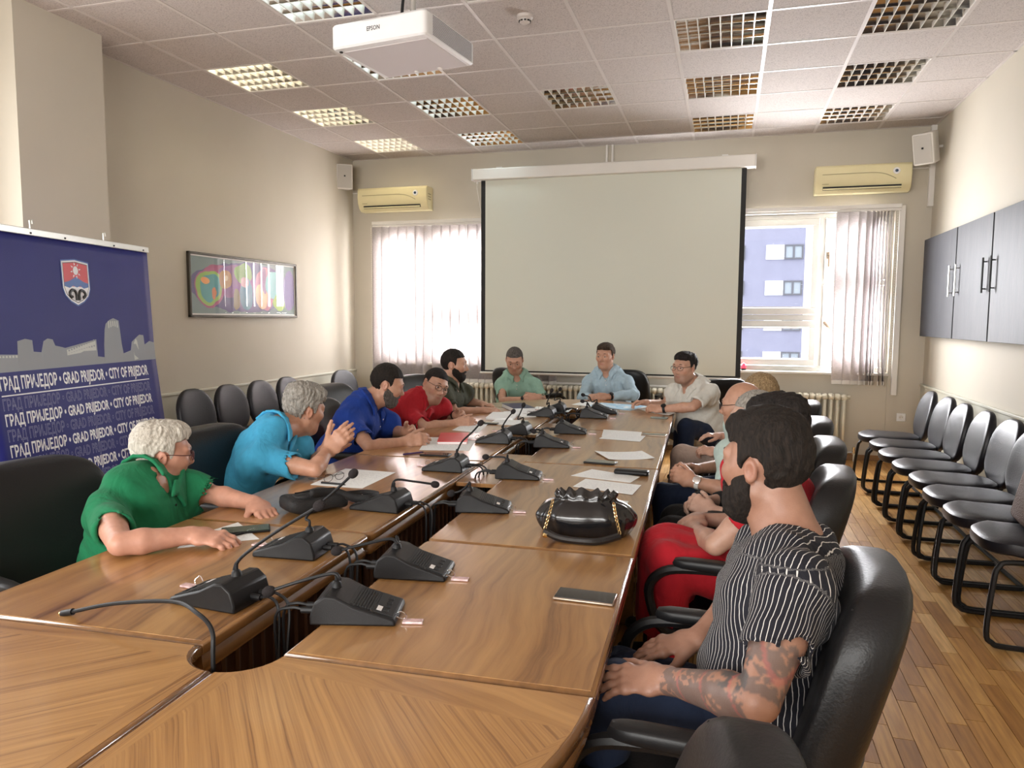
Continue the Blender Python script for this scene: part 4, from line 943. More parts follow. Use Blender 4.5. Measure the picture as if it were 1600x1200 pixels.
for k, (sd, u, v, path, tip, lab) in enumerate(MIC):
    b = aZ(u, v, TZ); o = MU[k]
    rz = TA+(0 if sd == 'L' else PI)+[.10, -.05, .06, .0, -.08, .05, .02, -.03, .22, .12, .18, .1, .15, .1, .05, .1][k]*(1 if sd == 'R' else -1)
    sx = -.01 if sd == 'L' else .01
    o.location = (b.x+sx, b.y, TZ+.0005); o.rotation_euler = (0, 0, rz); o['label'] = lab
    Y = o.location.y; base = Vector(o.location)+Vector((.048*math.cos(rz), .048*math.sin(rz), .080))
    pts = [base, base+Vector((0, 0, .02))]
    dy = [0, .01, .02, .0, 0, 0, 0, 0, -.02, -.02, 0, 0, 0, 0, 0, 0][k]
    for q in path: pts.append(aY(*q, base.y+dy))
    tp = aY(*tip, base.y+dy*2); inv = Matrix.LocRotScale(o.location, Euler((0, 0, rz)), None).inverted()
    d = (tp-pts[-1]).normalized(); r = .0135
    pts.append(tp-d*.01); pts = [inv @ p for p in pts]
    MB().tube(spline(pts, 5), .0042, 8).build('gooseneck', M['rubber'], o)
    MB().pad(r*2, r*2, r*2.5, 1, 1, 14, 10, M=Matrix.Translation(inv @ tp) @ (inv.to_3x3() @ d).to_track_quat('Z', 'Y').to_matrix().to_4x4()).build('foam_cap', M['foam'], o)
    # two cables that drop into the cable well
    for q, yy in enumerate((0, .03)):
        e_ = .125 if sd == 'L' else .125
        cx = max(.15, (Vector((tw(0, 0, 0)))-o.location).length*0+.19)
        MB().tube(spline([(.115, yy, .022), (.15, yy*.9, .026), (.18+.012*q, yy*.8-.01, .0), (.185+.012*q, yy*.5-.02, -.12), (.185, yy*.4-.03, -.40)], 5), .0038, 6).build('cable', M['rubber'], o)
# lone gooseneck without foam, coming up from the well
pts = [aY(333, 1040, 1.235)+Vector((0, 0, -.25)), aY(333, 1036, 1.235), aY(331, 985, 1.25), aY(308, 958, 1.27), aY(271, 940, 1.32), aY(180, 943, 1.34), aY(112, 956, 1.34)]
t = thing('gooseneck', 'bare gooseneck without foam cap arching from the cable well over the table', 'microphone', pts[1])
T0 = Matrix.Translation(-pts[1])
MB().tube([T0 @ p for p in spline(pts, 6)], .0048, 8).build('neck', M['rubber'], t)
e = T0 @ pts[-1]; d = (pts[-1]-pts[-2]).normalized(); MB().tube([e-d*.004, e+d*.030], .008, 10).build('capsule', M['black'], t); MB().tube([e+d*.030, e+d*.036], .0055, 10).build('capsule_tip', M['gold'], t)
MB().lathe([(.02, -.30), (.02, -.2), (.008, -.19)], 10).build('plug', M['rubber'], t)

# ------------------------------------------------------------------ paper, phones, bags and pens on the table
def paper_mat(name, lines, tint=(.80, .83, .83), blue=False):
    m = mat(name, tint, .6); nt = m.node_tree; b = principled(m); tc = N(nt, 'ShaderNodeTexCoord'); sx = N(nt, 'ShaderNodeSeparateXYZ'); nt.links.new(tc.outputs['Generated'], sx.inputs[0])
    a = N(nt, 'ShaderNodeMath', operation='MULTIPLY'); a.inputs[1].default_value = lines; nt.links.new(sx.outputs[1], a.inputs[0])
    f = N(nt, 'ShaderNodeMath', operation='FRACT'); nt.links.new(a.outputs[0], f.inputs[0]); g = N(nt, 'ShaderNodeMath', operation='LESS_THAN'); g.inputs[1].default_value = .35; nt.links.new(f.outputs[0], g.inputs[0])
    mp = N(nt, 'ShaderNodeMapping'); mp.inputs['Scale'].default_value = (30, lines, 1); nt.links.new(tc.outputs['Generated'], mp.inputs[0])
    nz = N(nt, 'ShaderNodeTexNoise', Scale=1.0, Detail=2.0); nt.links.new(mp.outputs[0], nz.inputs['Vector']); h = N(nt, 'ShaderNodeMath', operation='GREATER_THAN'); h.inputs[1].default_value = .50; nt.links.new(nz.outputs['Fac'], h.inputs[0])
    mu_ = N(nt, 'ShaderNodeMath', operation='MULTIPLY'); nt.links.new(g.outputs[0], mu_.inputs[0]); nt.links.new(h.outputs[0], mu_.inputs[1])
    def rng_(o, lo, hi):
        p = N(nt, 'ShaderNodeMath', operation='GREATER_THAN'); p.inputs[1].default_value = lo; q = N(nt, 'ShaderNodeMath', operation='LESS_THAN'); q.inputs[1].default_value = hi
        nt.links.new(o, p.inputs[0]); nt.links.new(o, q.inputs[0]); r = N(nt, 'ShaderNodeMath', operation='MULTIPLY'); nt.links.new(p.outputs[0], r.inputs[0]); nt.links.new(q.outputs[0], r.inputs[1]); return r.outputs[0]
    r1, r2 = rng_(sx.outputs[0], .1, .9), rng_(sx.outputs[1], .12, .88)
    k1 = N(nt, 'ShaderNodeMath', operation='MULTIPLY'); nt.links.new(r1, k1.inputs[0]); nt.links.new(r2, k1.inputs[1]); k2 = N(nt, 'ShaderNodeMath', operation='MULTIPLY'); nt.links.new(k1.outputs[0], k2.inputs[0]); nt.links.new(mu_.outputs[0], k2.inputs[1])
    k3 = N(nt, 'ShaderNodeMath', operation='MULTIPLY'); k3.inputs[1].default_value = .32; nt.links.new(k2.outputs[0], k3.inputs[0])
    mx = N(nt, 'ShaderNodeMix', data_type='RGBA'); nt.links.new(k3.outputs[0], mx.inputs[0]); mx.inputs[6].default_value = (*tint, 1); mx.inputs[7].default_value = (.22, .26, .32, 1)
    col = mx.outputs[2]
    if blue:
        n3 = N(nt, 'ShaderNodeTexNoise', Scale=5.0, Detail=4.0); nt.links.new(tc.outputs['Generated'], n3.inputs['Vector']); r3 = ramp(nt, [(.4, (.75, .82, .86)), (.5, (.25, .52, .75)), (.62, (.45, .68, .82))]); nt.links.new(n3.outputs['Fac'], r3.inputs[0]); col = r3.outputs[0]
    nt.links.new(col, b.inputs['Base Color']); return m
PMAT = [paper_mat('printed_sheet', 26), paper_mat('typed_sheet', 18)]; PMAP = paper_mat('printed_map', 4, blue=True)
def quad_sheet(name, px, lab, cat='paper', m=None, th=.0012, z=TZ, group=None, curl=0):
    P = [aZ(u, v, z+th) for u, v in px]; c = sum(P, Vector())/4; c.z = z
    ex = (P[1]-P[0]).normalized(); ang = math.atan2(ex.y, ex.x); t = None
    R_ = Matrix.Rotation(-ang, 3, 'Z'); q = [R_ @ (p-c) for p in P]
    mb = MB(); n = 6; vs = []
    for zz_ in (0.0004, th):
        for j in range(n+1):
            for i in range(n+1):
                a = q[0].lerp(q[1], i/n); b = q[3].lerp(q[2], i/n); p = a.lerp(b, j/n); vs.append((p.x, p.y, zz_+curl*((i/n-.5)**2*4)**1.5))
    m_ = (n+1); L = m_*m_; fs = []
    for j in range(n):
        for i in range(n): a = j*m_+i; fs.append((L+a, L+a+1, L+a+m_+1, L+a+m_)); fs.append((a, a+m_, a+m_+1, a+1))
    for i in range(n): fs += [(i, i+1, L+i+1, L+i), (n*m_+i, L+n*m_+i, L+n*m_+i+1, n*m_+i+1), (i*m_, L+i*m_, L+(i+1)*m_, (i+1)*m_), (i*m_+n, (i+1)*m_+n, L+(i+1)*m_+n, L+i*m_+n)]
    o = mb.add(vs, fs).build(name, m or PMAT[0], None, 0); o.location = c; o.rotation_euler = (0, 0, ang)
    return tag(o, lab, cat, group)
quad_sheet('paper_sheet', [(278, 855), (404, 838), (408, 834), (330, 826)][0:0] or [(277, 856), (405, 842), (372, 816), (300, 838)], 'white sheet under the hand of the man in green', m=PMAT[1])
quad_sheet('paper_sheet', [(485, 757), (566, 763), (618, 738), (540, 732)], 'white sheet with folded glasses and a pen on the left of the table', m=PMAT[1])
quad_sheet('paper_sheet', [(655, 703), (733, 704), (746, 684), (668, 683)], 'printed sheet in front of the red notebook')
quad_sheet('paper_sheet', [(706, 672), (748, 676), (764, 661), (735, 657)], 'sheet under the clasped hands of the man in red', m=PMAT[1])
quad_sheet('paper_sheet', [(764, 662), (816, 665), (826, 657), (775, 655)], 'printed sheet in front of the open notebook of the man in olive')
quad_sheet('paper_sheet', [(828, 641), (888, 644), (894, 639), (838, 635)], 'white sheet between the man in mint and the far microphones', m=PMAT[1])
quad_sheet('paper_sheet', [(893, 632), (935, 636), (950, 631), (912, 627)], 'white sheet below the hands of the man in the light blue shirt', m=PMAT[1])
quad_sheet('folded_map', [(918, 634), (985, 641), (1012, 634), (940, 629)], 'light blue printed map spread at the head of the table', 'map', PMAP, .003)
quad_sheet('paper_sheet', [(995, 639), (1045, 650), (1056, 646), (1010, 636)], 'crumpled white sheets in front of the man in the white polo', m=PMAT[1], curl=.006)
quad_sheet('paper_sheet', [(940, 682), (1000, 685), (1003, 675), (943, 671)], 'printed sheet at the right edge, farther of the two overlapping ones')
quad_sheet('paper_sheet', [(936, 685), (1000, 690), (1009, 681), (951, 678)], 'blank sheet at the right edge, nearer of the two overlapping ones', m=PMAT[1], z=TZ+.0016)
quad_sheet('paper_sheet', [(951, 719), (1023, 717), (1003, 706), (929, 706)], 'printed sheet between the two phones on the right of the table', curl=.006)
quad_sheet('paper_sheet', [(892, 743), (985, 754), (1000, 745), (925, 733)], 'printed sheet beyond the black handbag, the farther one')
quad_sheet('paper_sheet', [(895, 760), (988, 773), (1002, 758), (915, 748)], 'white sheet beyond the black handbag, the nearer one', m=PMAT[1], z=TZ+.0016)
quad_sheet('paper_sheet', [(890, 790), (975, 803), (982, 783), (905, 775)], 'white sheet half covered by the black handbag', m=PMAT[1])
def slab(name, c, w, d, h, rz, parts, lab, cat, group=None, z=TZ):
    t = thing(name, lab, cat, (c[0], c[1], z+.0005), rz, group)
    for nm, b, m, bev in parts: box(nm, b, m, t, bev)
    return t
PG2 = mat('phone_glass', (.008, .010, .013), .06, coat=.5); PGG = mat('phone_glass_green', (.01, .045, .03), .15); PR2 = mat('phone_rim', (.35, .28, .22), .3, .8)
def phone(u, v, rz, lab, m=PG2, rim=None, w=.075, l=.155):
    c = aZ(u, v, TZ+.008)
    slab('mobile_phone', c, 0, 0, 0, rz, [('body', (-l/2, l/2, -w/2, w/2, 0, .0075), rim or M['black'], .003), ('screen', (-l/2+.003, l/2-.003, -w/2+.003, w/2-.003, .0072, .0085), m, .0005)], lab, 'phone', 'phones lying on the table')
phone(915, 930, -.02, 'mobile phone lying alone on the nearest right table section', rim=PR2)
phone(384, 826, .62, 'green-backed mobile phone beside the hand of the man in green', PGG)
phone(681, 709, .08, 'dark mobile phone beside the purple pen')
phone(938, 721, -.10, 'thin dark mobile phone beside the printed sheet on the right')
c = aZ(987, 738, TZ+.01); slab('glasses_case', c, 0, 0, 0, -.06, [('shell', (-.08, .08, -.027, .027, 0, .022), M['black'], .009), ('hinge', (-.03, .03, .026, .029, .008, .014), M['rubber'], .001)], 'flat black case near the right table edge', 'case')
c = aZ(1022, 678, TZ+.01); slab('mobile_phone', c, 0, 0, 0, -.03, [('body', (-.075, .075, -.037, .037, 0, .0075), PR2, .003), ('screen', (-.071, .071, -.033, .033, .0072, .0085), PG2, .0005)], 'mobile phone beyond the papers at the right table corner', 'phone', 'phones lying on the table')
c = aZ(1030, 652, TZ+.006); slab('mobile_phone', c, 0, 0, 0, -.1, [('body', (-.06, .06, -.033, .033, 0, .0075), mat('phone_grey_green', (.22, .26, .24), .4), .003), ('screen', (-.056, .056, -.029, .029, .0072, .0085), mat('phone_glass_pale', (.20, .26, .24), .2), .0005)], 'greyish phone before the crumpled sheets of the white polo man', 'phone', 'phones lying on the table')
c = aZ(766, 661, TZ+.006); slab('mobile_phone', c, 0, 0, 0, .0, [('body', (-.055, .055, -.03, .03, 0, .0075), M['black'], .003), ('screen', (-.051, .051, -.026, .026, .0072, .0085), PG2, .0005)], 'small dark phone near the left end of the sheet before the olive man', 'phone', 'phones lying on the table')
def pen(a, b, lab, m=None, z=TZ, r=.0045):
    A = aZ(*a, z+.005); B = aZ(*b, z+.005); t = thing('pen', lab, 'pen', A, math.atan2((B-A).y, (B-A).x), 'pens on the table'); L = (B-A).length
    MB().tube([(0, 0, 0), (L*.88, 0, 0)], r, 8).build('barrel', m or M['black'], t); MB().tube([(L*.88, 0, 0), (L, 0, -.002)], [r, .001], 8).build('tip', M['rubber'], t)
    MB().box(L*.02, L*.3, -.0012, .0012, r, r+.002).build('clip', M['chrome'], t, 0)
pen((502, 754), (540, 757), 'black pen lying on the sheet under the glasses')
pen((630, 710), (663, 706), 'dark purple pen left of the phone in front of the man in dark blue', mat('purple_plastic', (.06, .03, .12), .3))
pen((398, 828), (360, 838), 'black pen under the fingers of the man in green', r=.004)
# folded reading glasses
c = aZ(522, 745, TZ+.02); t = thing('reading_glasses', 'thin-framed reading glasses lying on the white sheet', 'glasses', (c.x, c.y, TZ+.0015), 1.2)
for s in (-1, 1):
    pts = [(s*.031+.024*math.cos(a*PI/8), 0, .018+.0165*math.sin(a*PI/8)) for a in range(17)]
    MB().tube(pts, .0012, 5, False).build('rim', M['black'], t); MB().tube(spline([(s*.056, 0, .026), (s*.058, .06, .010), (s*.045, .12, .002)], 5), .0013, 5).build('temple', M['black'], t)
MB().tube([(-.007, 0, .022), (.007, 0, .022)], .0012, 5).build('bridge', M['black'], t)
# red notebook, notebooks, blue folder
nb = [(684, 690), (731, 690), (731, 677), (688, 676)]
P = [aZ(u, v, TZ+.015) for u, v in nb]; c = sum(P, Vector())/4; ex = P[1]-P[0]
w, d = ex.length, (P[3]-P[0]).length; t = thing('red_notebook', 'red notebook beside the clasped hands of the man in dark blue', 'notebook', (c.x, c.y, TZ+.0005), math.atan2(ex.y, ex.x))
box('cover', (-w/2, w/2, -d/2, d/2, .013, .016), mat('red_cover', (.62, .045, .05), .35), t, .001); box('pages', (-w/2+.003, w/2-.003, -d/2+.002, d/2-.004, .002, .013), M['paper'], t); box('cover', (-w/2, w/2, -d/2, d/2, 0, .002), mat('pink_cover', (.7, .25, .25), .4), t)
def book(px, h, lab, m, nm='notebook', z=TZ):
    P = [aZ(u, v, z+h) for u, v in px]; c = sum(P, Vector())/4; ex = P[1]-P[0]; w, d = ex.length, (P[3]-P[0]).length
    t = thing(nm, lab, 'notebook', (c.x, c.y, z+.0005), math.atan2(ex.y, ex.x)); box('cover', (-w/2, w/2, -d/2, d/2, h-.002, h), m, t, .0005); box('pages', (-w/2+.002, w/2-.002, -d/2+.002, d/2-.002, .002, h-.002), M['paper'], t); box('cover', (-w/2, w/2, -d/2, d/2, 0, .002), m, t, .0005)
book([(757, 652), (800, 653), (812, 646), (772, 643)], .014, 'white notebook under the hand of the man in olive', M['paper'])
book([(800, 651), (832, 649), (834, 643), (804, 642)], .006, 'thin white notebook right of the thicker white one', M['paper'])
book([(792, 638), (826, 637), (824, 630), (796, 630)], .03, 'dark blue folder below the wrist of the man in mint', mat('navy_folder', (.012, .02, .08), .5), 'folder')
# black gathered handbag with chain
P = [aZ(829, 838, TZ), aZ(986, 848, TZ)]; c = (P[0]+P[1])/2+Vector((.0, .09, 0)); w = (P[1]-P[0]).length
t = thing('handbag', 'shiny black gathered handbag with gold chain on the right of the table', 'handbag', (c.x, c.y, TZ+.001), math.atan2((P[1]-P[0]).y, (P[1]-P[0]).x))
M['bag'] = mat('shiny_black_leather', (.008, .008, .009), .22, coat=.4, bump=.15, bscale=40)
nb_ = 96; mb = MB(); rings = []; H = .135
for i in range(22):
    s = i/21; z = H*s; 
    rx = w/2*(.88+.14*math.sin(min(1, s*2.2)*PI/2) if s < .45 else 1.02-.42*((s-.45)/.55)**1.25); ry = .085*(.85+.2*math.sin(min(1, s*2.0)*PI/2) if s < .5 else 1.05-.55*((s-.5)/.5)**1.1)
    ring = []
    cn = 1-.20*math.exp(-((s-.84)/.07)**2); rx *= cn; ry *= cn
    for k in range(nb_):
        a = 2*PI*k/nb_; f = .026+.030*s**2
        pl = 1+f*math.sin(a*15+.9*math.sin(a*3)+.6*s)*(.6+.4*math.sin(a*5+2*s))+.03*math.sin(a*7+5*s)*(1-s)
        dr = .007*math.sin(a*15+1.2)*max(0, (s-.75)/.25)
        ring.append((rx*math.copysign(abs(math.cos(a))**.8, math.cos(a))*pl, ry*math.copysign(abs(math.sin(a))**.8, math.sin(a))*pl, max(.0, z+dr)))
    rings.append(ring)
for i in range(1, 6):   # mouth folds inwards
    rings.append([(x*(1-.12*i), y*(1-.16*i), z-.012*i) for x, y, z in rings[21]])
vs = [p for r in rings for p in r]; fs = [(i*nb_+k, i*nb_+(k+1) % nb_, (i+1)*nb_+(k+1) % nb_, (i+1)*nb_+k) for i in range(len(rings)-1) for k in range(nb_)]
fs.append(tuple(range(nb_-1, -1, -1))); fs.append(tuple((len(rings)-1)*nb_+k for k in range(nb_)))
mb.add(vs, fs).build('body', M['bag'], t, 80)
def link(mb, p, q, r=.0075):
    d = (q-p).normalized(); s = d.orthogonal().normalized(); pts = []
    for k in range(9): a = 2*PI*k/8; pts.append((p+q)/2+d*math.cos(a)*r+s*math.sin(a)*r*.6)
    mb.tube(pts, .0017, 5, False)
for s in (-1, 1):
    pts = spline([Vector((s*w*.30, -.088, .125)), Vector((s*w*.33, -.105, .08)), Vector((s*w*.37, -.112, .03))], 4)
    for a, b in zip(pts, pts[1:]): mb = MB(); link(mb, a, b); mb.build('chain_link', M['gold'], t)
pts = spline([Vector((-w*.37, -.112, .025)), Vector((-w*.2, -.135, .012)), Vector((.02, -.145, .010)), Vector((w*.2, -.135, .012)), Vector((w*.37, -.112, .025))], 6)
mb = MB()
for a, b in zip(pts, pts[1:]): mb.tube([a, b], .011, 8)
MB().tube(pts, .012, 8).build('shoulder_strap', M['bag'], t)
MB().tube([(-w*.36, -.118, .02), (-w*.36, -.126, .012)], .008, 8).build('charm', M['gold'], t)
# black waist bag with its strap
c = aZ(487, 800, TZ); t = thing('waist_bag', 'black fabric waist bag with a looped strap on the left of the table', 'bag', (c.x, c.y+.02, TZ+.0005), .95)
M['cloth_black'] = mat('black_nylon', (.007, .007, .008), .65, bump=.3, bscale=300)
MB().pad(.24, .15, .065, .55, .5, 24, 12, fn=lambda v: (v.x, v.y+.015*math.cos(v.x*12), v.z+.035+.006*math.sin(v.x*40))).build('pouch', M['cloth_black'], t)
MB().pad(.15, .07, .02, .6, .6, 20, 8, M=Matrix.Translation((-.01, -.01, .064))).build('front_pocket', M['cloth_black'], t)
MB().tube([(-.08, -.015, .079), (.07, -.02, .079)], .003, 6).build('zip', M['rubber'], t)
mb = MB(); pts = [Vector(p) for p in spline([(.10, .0, .04), (.16, .03, .03), (.22, .01, .03), (.24, -.05, .03), (.19, -.09, .035), (.13, -.07, .04), (.06, -.05, .07), (-.04, -.06, .08)], 6)]
vs = []; 
for p in pts: vs += [(p.x, p.y, p.z-.016), (p.x, p.y, p.z+.016)]
o = mb.add(vs, [(2*i, 2*i+1, 2*i+3, 2*i+2) for i in range(len(pts)-1)]).build('strap', M['cloth_black'], t, 60); sd = o.modifiers.new('thickness', 'SOLIDIFY'); sd.thickness = .003
# brown handbag on the second chair
t = thing('handbag', 'brown textured handbag on a visitor chair at the right picture edge', 'handbag', (1.46, 4.02, .492), -PI/2-.1)
MB().pad(.34, .15, .26, .22, .35, 24, 12, fn=lambda v: (v.x*(1-.10*(v.z/.13)), v.y*(1-.35*(v.z/.13)), v.z+.13)).build('body', mat('brown_weave', (.115, .055, .03), .6, spec=.25, bump=.8, bscale=120), t)
for s in (-1, 1): MB().tube(spline([(-.09, s*.04, .23), (-.07, s*.045, .33), (0, s*.045, .37), (.07, s*.045, .33), (.09, s*.04, .23)], 6), .006, 8).build('handle', mat('dark_brown_leather', (.06, .03, .02), .4), t)
MB().tube([(-.15, 0, .262), (.15, 0, .262)], .005, 6).build('zip', M['chrome'], t)
# ------------------------------------------------------------------ people: implicit surfaces, polygonised once
def V3(p): return np.array([float(p[0]), float(p[1]), float(p[2])])
def nrm(v): v = V3(v); return v/np.linalg.norm(v)
class Pr:   # one primitive: lo/hi bounds, distance function, blend radius, operation
    __slots__ = ('lo', 'hi', 'f', 'k', 'op')
    def __init__(s, lo, hi, f, k=.02, op='u'): s.lo, s.hi, s.f, s.k, s.op = lo, hi, f, k, op
def cap(a, b, ra, rb=None, k=.02, op='u'):
    a, b = V3(a), V3(b); rb = ra if rb is None else rb; r = max(ra, rb); ab = b-a; L = max(1e-9, ab@ab)
    def f(P):
        q = P-a; h = np.clip((q@ab)/L, 0, 1); d = q-h[..., None]*ab; return np.sqrt((d*d).sum(-1))-(ra+(rb-ra)*h)
    return Pr(np.minimum(a, b)-r, np.maximum(a, b)+r, f, k, op)
def ecap(a, b, wa, wb, side, k=.03, op='u'):   # elliptic tapered capsule; w = (half width along side, half depth)
    a, b = V3(a), V3(b); ab = b-a; L = max(1e-9, ab@ab); t = ab/np.sqrt(L); s = V3(side); s = nrm(s-t*(s@t)); v = np.cross(t, s); r = max(*wa, *wb)
    wa = np.array(wa, float); wb = np.array(wb, float)
    def f(P):
        q = P-a; h = np.clip((q@ab)/L, 0, 1); d = q-h[..., None]*ab; w0 = wa[0]+(wb[0]-wa[0])*h; w1 = wa[1]+(wb[1]-wa[1])*h; m = np.minimum(w0, w1)
        x = d@s; y = d@v; z = d@t; n = np.sqrt((x/w0)**2+(y/w1)**2+(z/m)**2); return (n-1)*m
    return Pr(np.minimum(a, b)-r, np.maximum(a, b)+r, f, k, op)
def ell(c, B, rad, k=.02, op='u'):   # B rows = axes
    c = V3(c); rad = np.array(rad, float); B = np.array(B, float); r = rad.max()
    def f(P):
        q = (P-c)@B.T/rad; n = np.sqrt((q*q).sum(-1)); g = q/rad; return n*(n-1)/np.maximum(1e-6, np.sqrt((g*g).sum(-1)))
    return Pr(c-r, c+r, f, k, op)
def half(c, n, k=.004, lo=None, hi=None, op='i'):   # keep the side the normal points away from
    c = V3(c); n = nrm(n)
    return Pr(lo, hi, lambda P: (P-c)@n, k, op)
def custom(f, k=.004, op='i', lo=None, hi=None): return Pr(lo, hi, f, k, op)
def field(prims, lo, n, h):
    F = np.full(n, .08, dtype=np.float32); hi = lo+h*(np.array(n)-1)
    for p in prims:
        if p.lo is None: i0 = np.zeros(3, int); i1 = np.array(n)
        else:
            pad = p.k+h*2+.004; i0 = np.maximum(0, np.floor((p.lo-pad-lo)/h).astype(int)); i1 = np.minimum(n, np.ceil((p.hi+pad-lo)/h).astype(int)+1)
            if (i1 <= i0).any(): continue
        ax = [lo[a]+h*np.arange(i0[a], i1[a]) for a in range(3)]
        P = np.stack(np.meshgrid(*ax, indexing='ij'), -1); d = p.f(P); sl = tuple(slice(i0[a], i1[a]) for a in range(3)); G = F[sl]; k = max(p.k, 1e-5)
        if p.op == 'u': hh = np.maximum(k-np.abs(G-d), 0)/k; F[sl] = np.minimum(G, d)-hh*hh*k*.25
        elif p.op == 's': d = -d; hh = np.maximum(k-np.abs(G-d), 0)/k; F[sl] = np.maximum(G, d)+hh*hh*k*.25
        elif p.op == 'i': hh = np.maximum(k-np.abs(G-d), 0)/k; F[sl] = np.maximum(G, d)+hh*hh*k*.25
        elif p.op == 'd': F[sl] = G+d      # displacement
    return F
def nets(F, lo, h):
    n = F.shape; S_ = F < 0
    m = tuple(x-1 for x in n); cnt = np.zeros(m, np.int8); acc = np.zeros(m+(3,), np.float32)
    off = [(i, j, k) for i in (0, 1) for j in (0, 1) for k in (0, 1)]
    def sl(o): return tuple(slice(o[a], o[a]+m[a]) for a in range(3))
    for o in off:
        for a in range(3):
            if o[a]: continue
            o2 = list(o); o2[a] = 1
            A, B = F[sl(o)], F[sl(o2)]; c = S_[sl(o)] != S_[sl(o2)]
            ii = np.nonzero(c); t = A[ii]/(A[ii]-B[ii]); v = np.tile(np.array(o, np.float32), (len(t), 1)); v[:, a] = t
            acc[ii] += v; cnt[ii] += 1
    act = np.nonzero(cnt); idx = np.full(m, -1, np.int64); idx[act] = np.arange(len(act[0]))
    V = (np.stack(act, -1)+acc[act]/cnt[act][:, None])*h+lo
    quads = []
    for a in range(3):
        b, c = (a+1) % 3, (a+2) % 3; s0 = [slice(1, n[q]-1) for q in range(3)]; s0[a] = slice(0, n[a]-1); s1 = list(s0); s1[a] = slice(1, n[a])
        A, B = S_[tuple(s0)], S_[tuple(s1)]; ch = np.nonzero(A != B)
        if not len(ch[0]): continue
        p = np.stack(ch, -1); p[:, b] += 1; p[:, c] += 1; fl = A[ch]
        def cell(db, dc): q = p.copy(); q[:, b] -= db; q[:, c] -= dc; return idx[q[:, 0], q[:, 1], q[:, 2]]
        q = np.stack([cell(1, 1), cell(0, 1), cell(0, 0), cell(1, 0)], -1); q[~fl] = q[~fl][:, ::-1]; quads.append(q)
    Q = np.concatenate(quads) if quads else np.zeros((0, 4), np.int64); Q = Q[(Q >= 0).all(1)]
    return V, Q
def evalp(prims, P):
    P = np.asarray(P, float)[None]; G = np.array([.08])
    for p in prims:
        d = p.f(P); k = max(p.k, 1e-5)
        if p.op == 'd': G = G+d; continue
        if p.op == 's': d = -d
        hh = np.maximum(k-np.abs(G-d), 0)/k; G = np.minimum(G, d)-hh*hh*k*.25 if p.op == 'u' else np.maximum(G, d)+hh*hh*k*.25
    return float(G[0])
def push(prims, P, gap):
    P = V3(P)
    for _ in range(8):
        d = evalp(prims, P)
        if d >= gap: break
        g = np.array([evalp(prims, P+e)-d for e in np.eye(3)*.003]); n_ = np.linalg.norm(g)
        if n_ < 1e-9: break
        P = P+g/n_*(gap-d)
    return P
def poly(prims, lo, hi, h):
    lo = V3(lo); n = tuple(int(x) for x in np.ceil((V3(hi)-lo)/h)+1)
    return nets(field(prims, lo, n, h), lo, h)
def bounds(prims, pad=.02):
    P = [p for p in prims if p.lo is not None and p.op == 'u']; return np.min([p.lo for p in P], 0)-pad, np.max([p.hi for p in P], 0)+pad
def relax(V, Q, it=2, w=.5):
    for _ in range(it):
        acc = np.zeros_like(V); c = np.zeros(len(V))
        for a in range(4):
            for b in ((a+1) % 4, (a-1) % 4): np.add.at(acc, Q[:, a], V[Q[:, b]]); np.add.at(c, Q[:, a], 1)
        ok = c > 0; V[ok] = V[ok]*(1-w)+w*acc[ok]/c[ok][:, None]
    return V
def np_mesh(name, V, Q, m, parent=None, origin=(0, 0, 0), colors=None, uvs=None, smooth=True):
    me = bpy.data.meshes.new(name); me.vertices.add(len(V)); me.vertices.foreach_set('co', (V-V3(origin)).astype(np.float32).ravel())
    me.loops.add(len(Q)*4); me.loops.foreach_set('vertex_index', Q.astype(np.int32).ravel()); me.polygons.add(len(Q)); me.polygons.foreach_set('loop_start', np.arange(0, len(Q)*4, 4, dtype=np.int32))
    me.polygons.foreach_set('use_smooth', np.ones(len(Q), bool)); me.update(calc_edges=True); me.validate()
    if colors is not None:
        ca = me.color_attributes.new('tint', 'FLOAT_COLOR', 'POINT'); ca.data.foreach_set('color', np.concatenate([colors, np.ones((len(V), 1))], 1).astype(np.float32).ravel())
    me.materials.append(m); o = bpy.data.objects.new(name, me); C.objects.link(o)
    if parent: o.parent = parent
    return o

def skin_mat():
    m = bpy.data.materials.new('skin'); m.use_nodes = True; nt = m.node_tree; b = principled(m)
    a = N(nt, 'ShaderNodeVertexColor'); a.layer_name = 'tint'
    nz = N(nt, 'ShaderNodeTexNoise', Scale=40.0, Detail=4.0); g = N(nt, 'ShaderNodeNewGeometry'); nt.links.new(g.outputs['Position'], nz.inputs['Vector'])
    r = ramp(nt, [(.3, (.90, .86, .85)), (.7, (1.05, 1.05, 1.05))]); nt.links.new(nz.outputs['Fac'], r.inputs[0])
    mx = N(nt, 'ShaderNodeMix', data_type='RGBA', blend_type='MULTIPLY'); mx.inputs[0].default_value = 1; nt.links.new(a.outputs[0], mx.inputs[6]); nt.links.new(r.outputs[0], mx.inputs[7]); nt.links.new(mx.outputs[2], b.inputs['Base Color'])
    b.inputs['Roughness'].default_value = .48; b.inputs['Subsurface Weight'].default_value = .08; b.inputs['Subsurface Radius'].default_value = (.012, .004, .002); b.inputs['Subsurface Scale'].default_value = 1
    bp = N(nt, 'ShaderNodeBump', Strength=.15, Distance=.003); n2 = N(nt, 'ShaderNodeTexNoise', Scale=350.0); nt.links.new(g.outputs['Position'], n2.inputs['Vector']); nt.links.new(n2.outputs['Fac'], bp.inputs['Height']); nt.links.new(bp.outputs[0], b.inputs['Normal'])
    return m
M['skin'] = skin_mat()
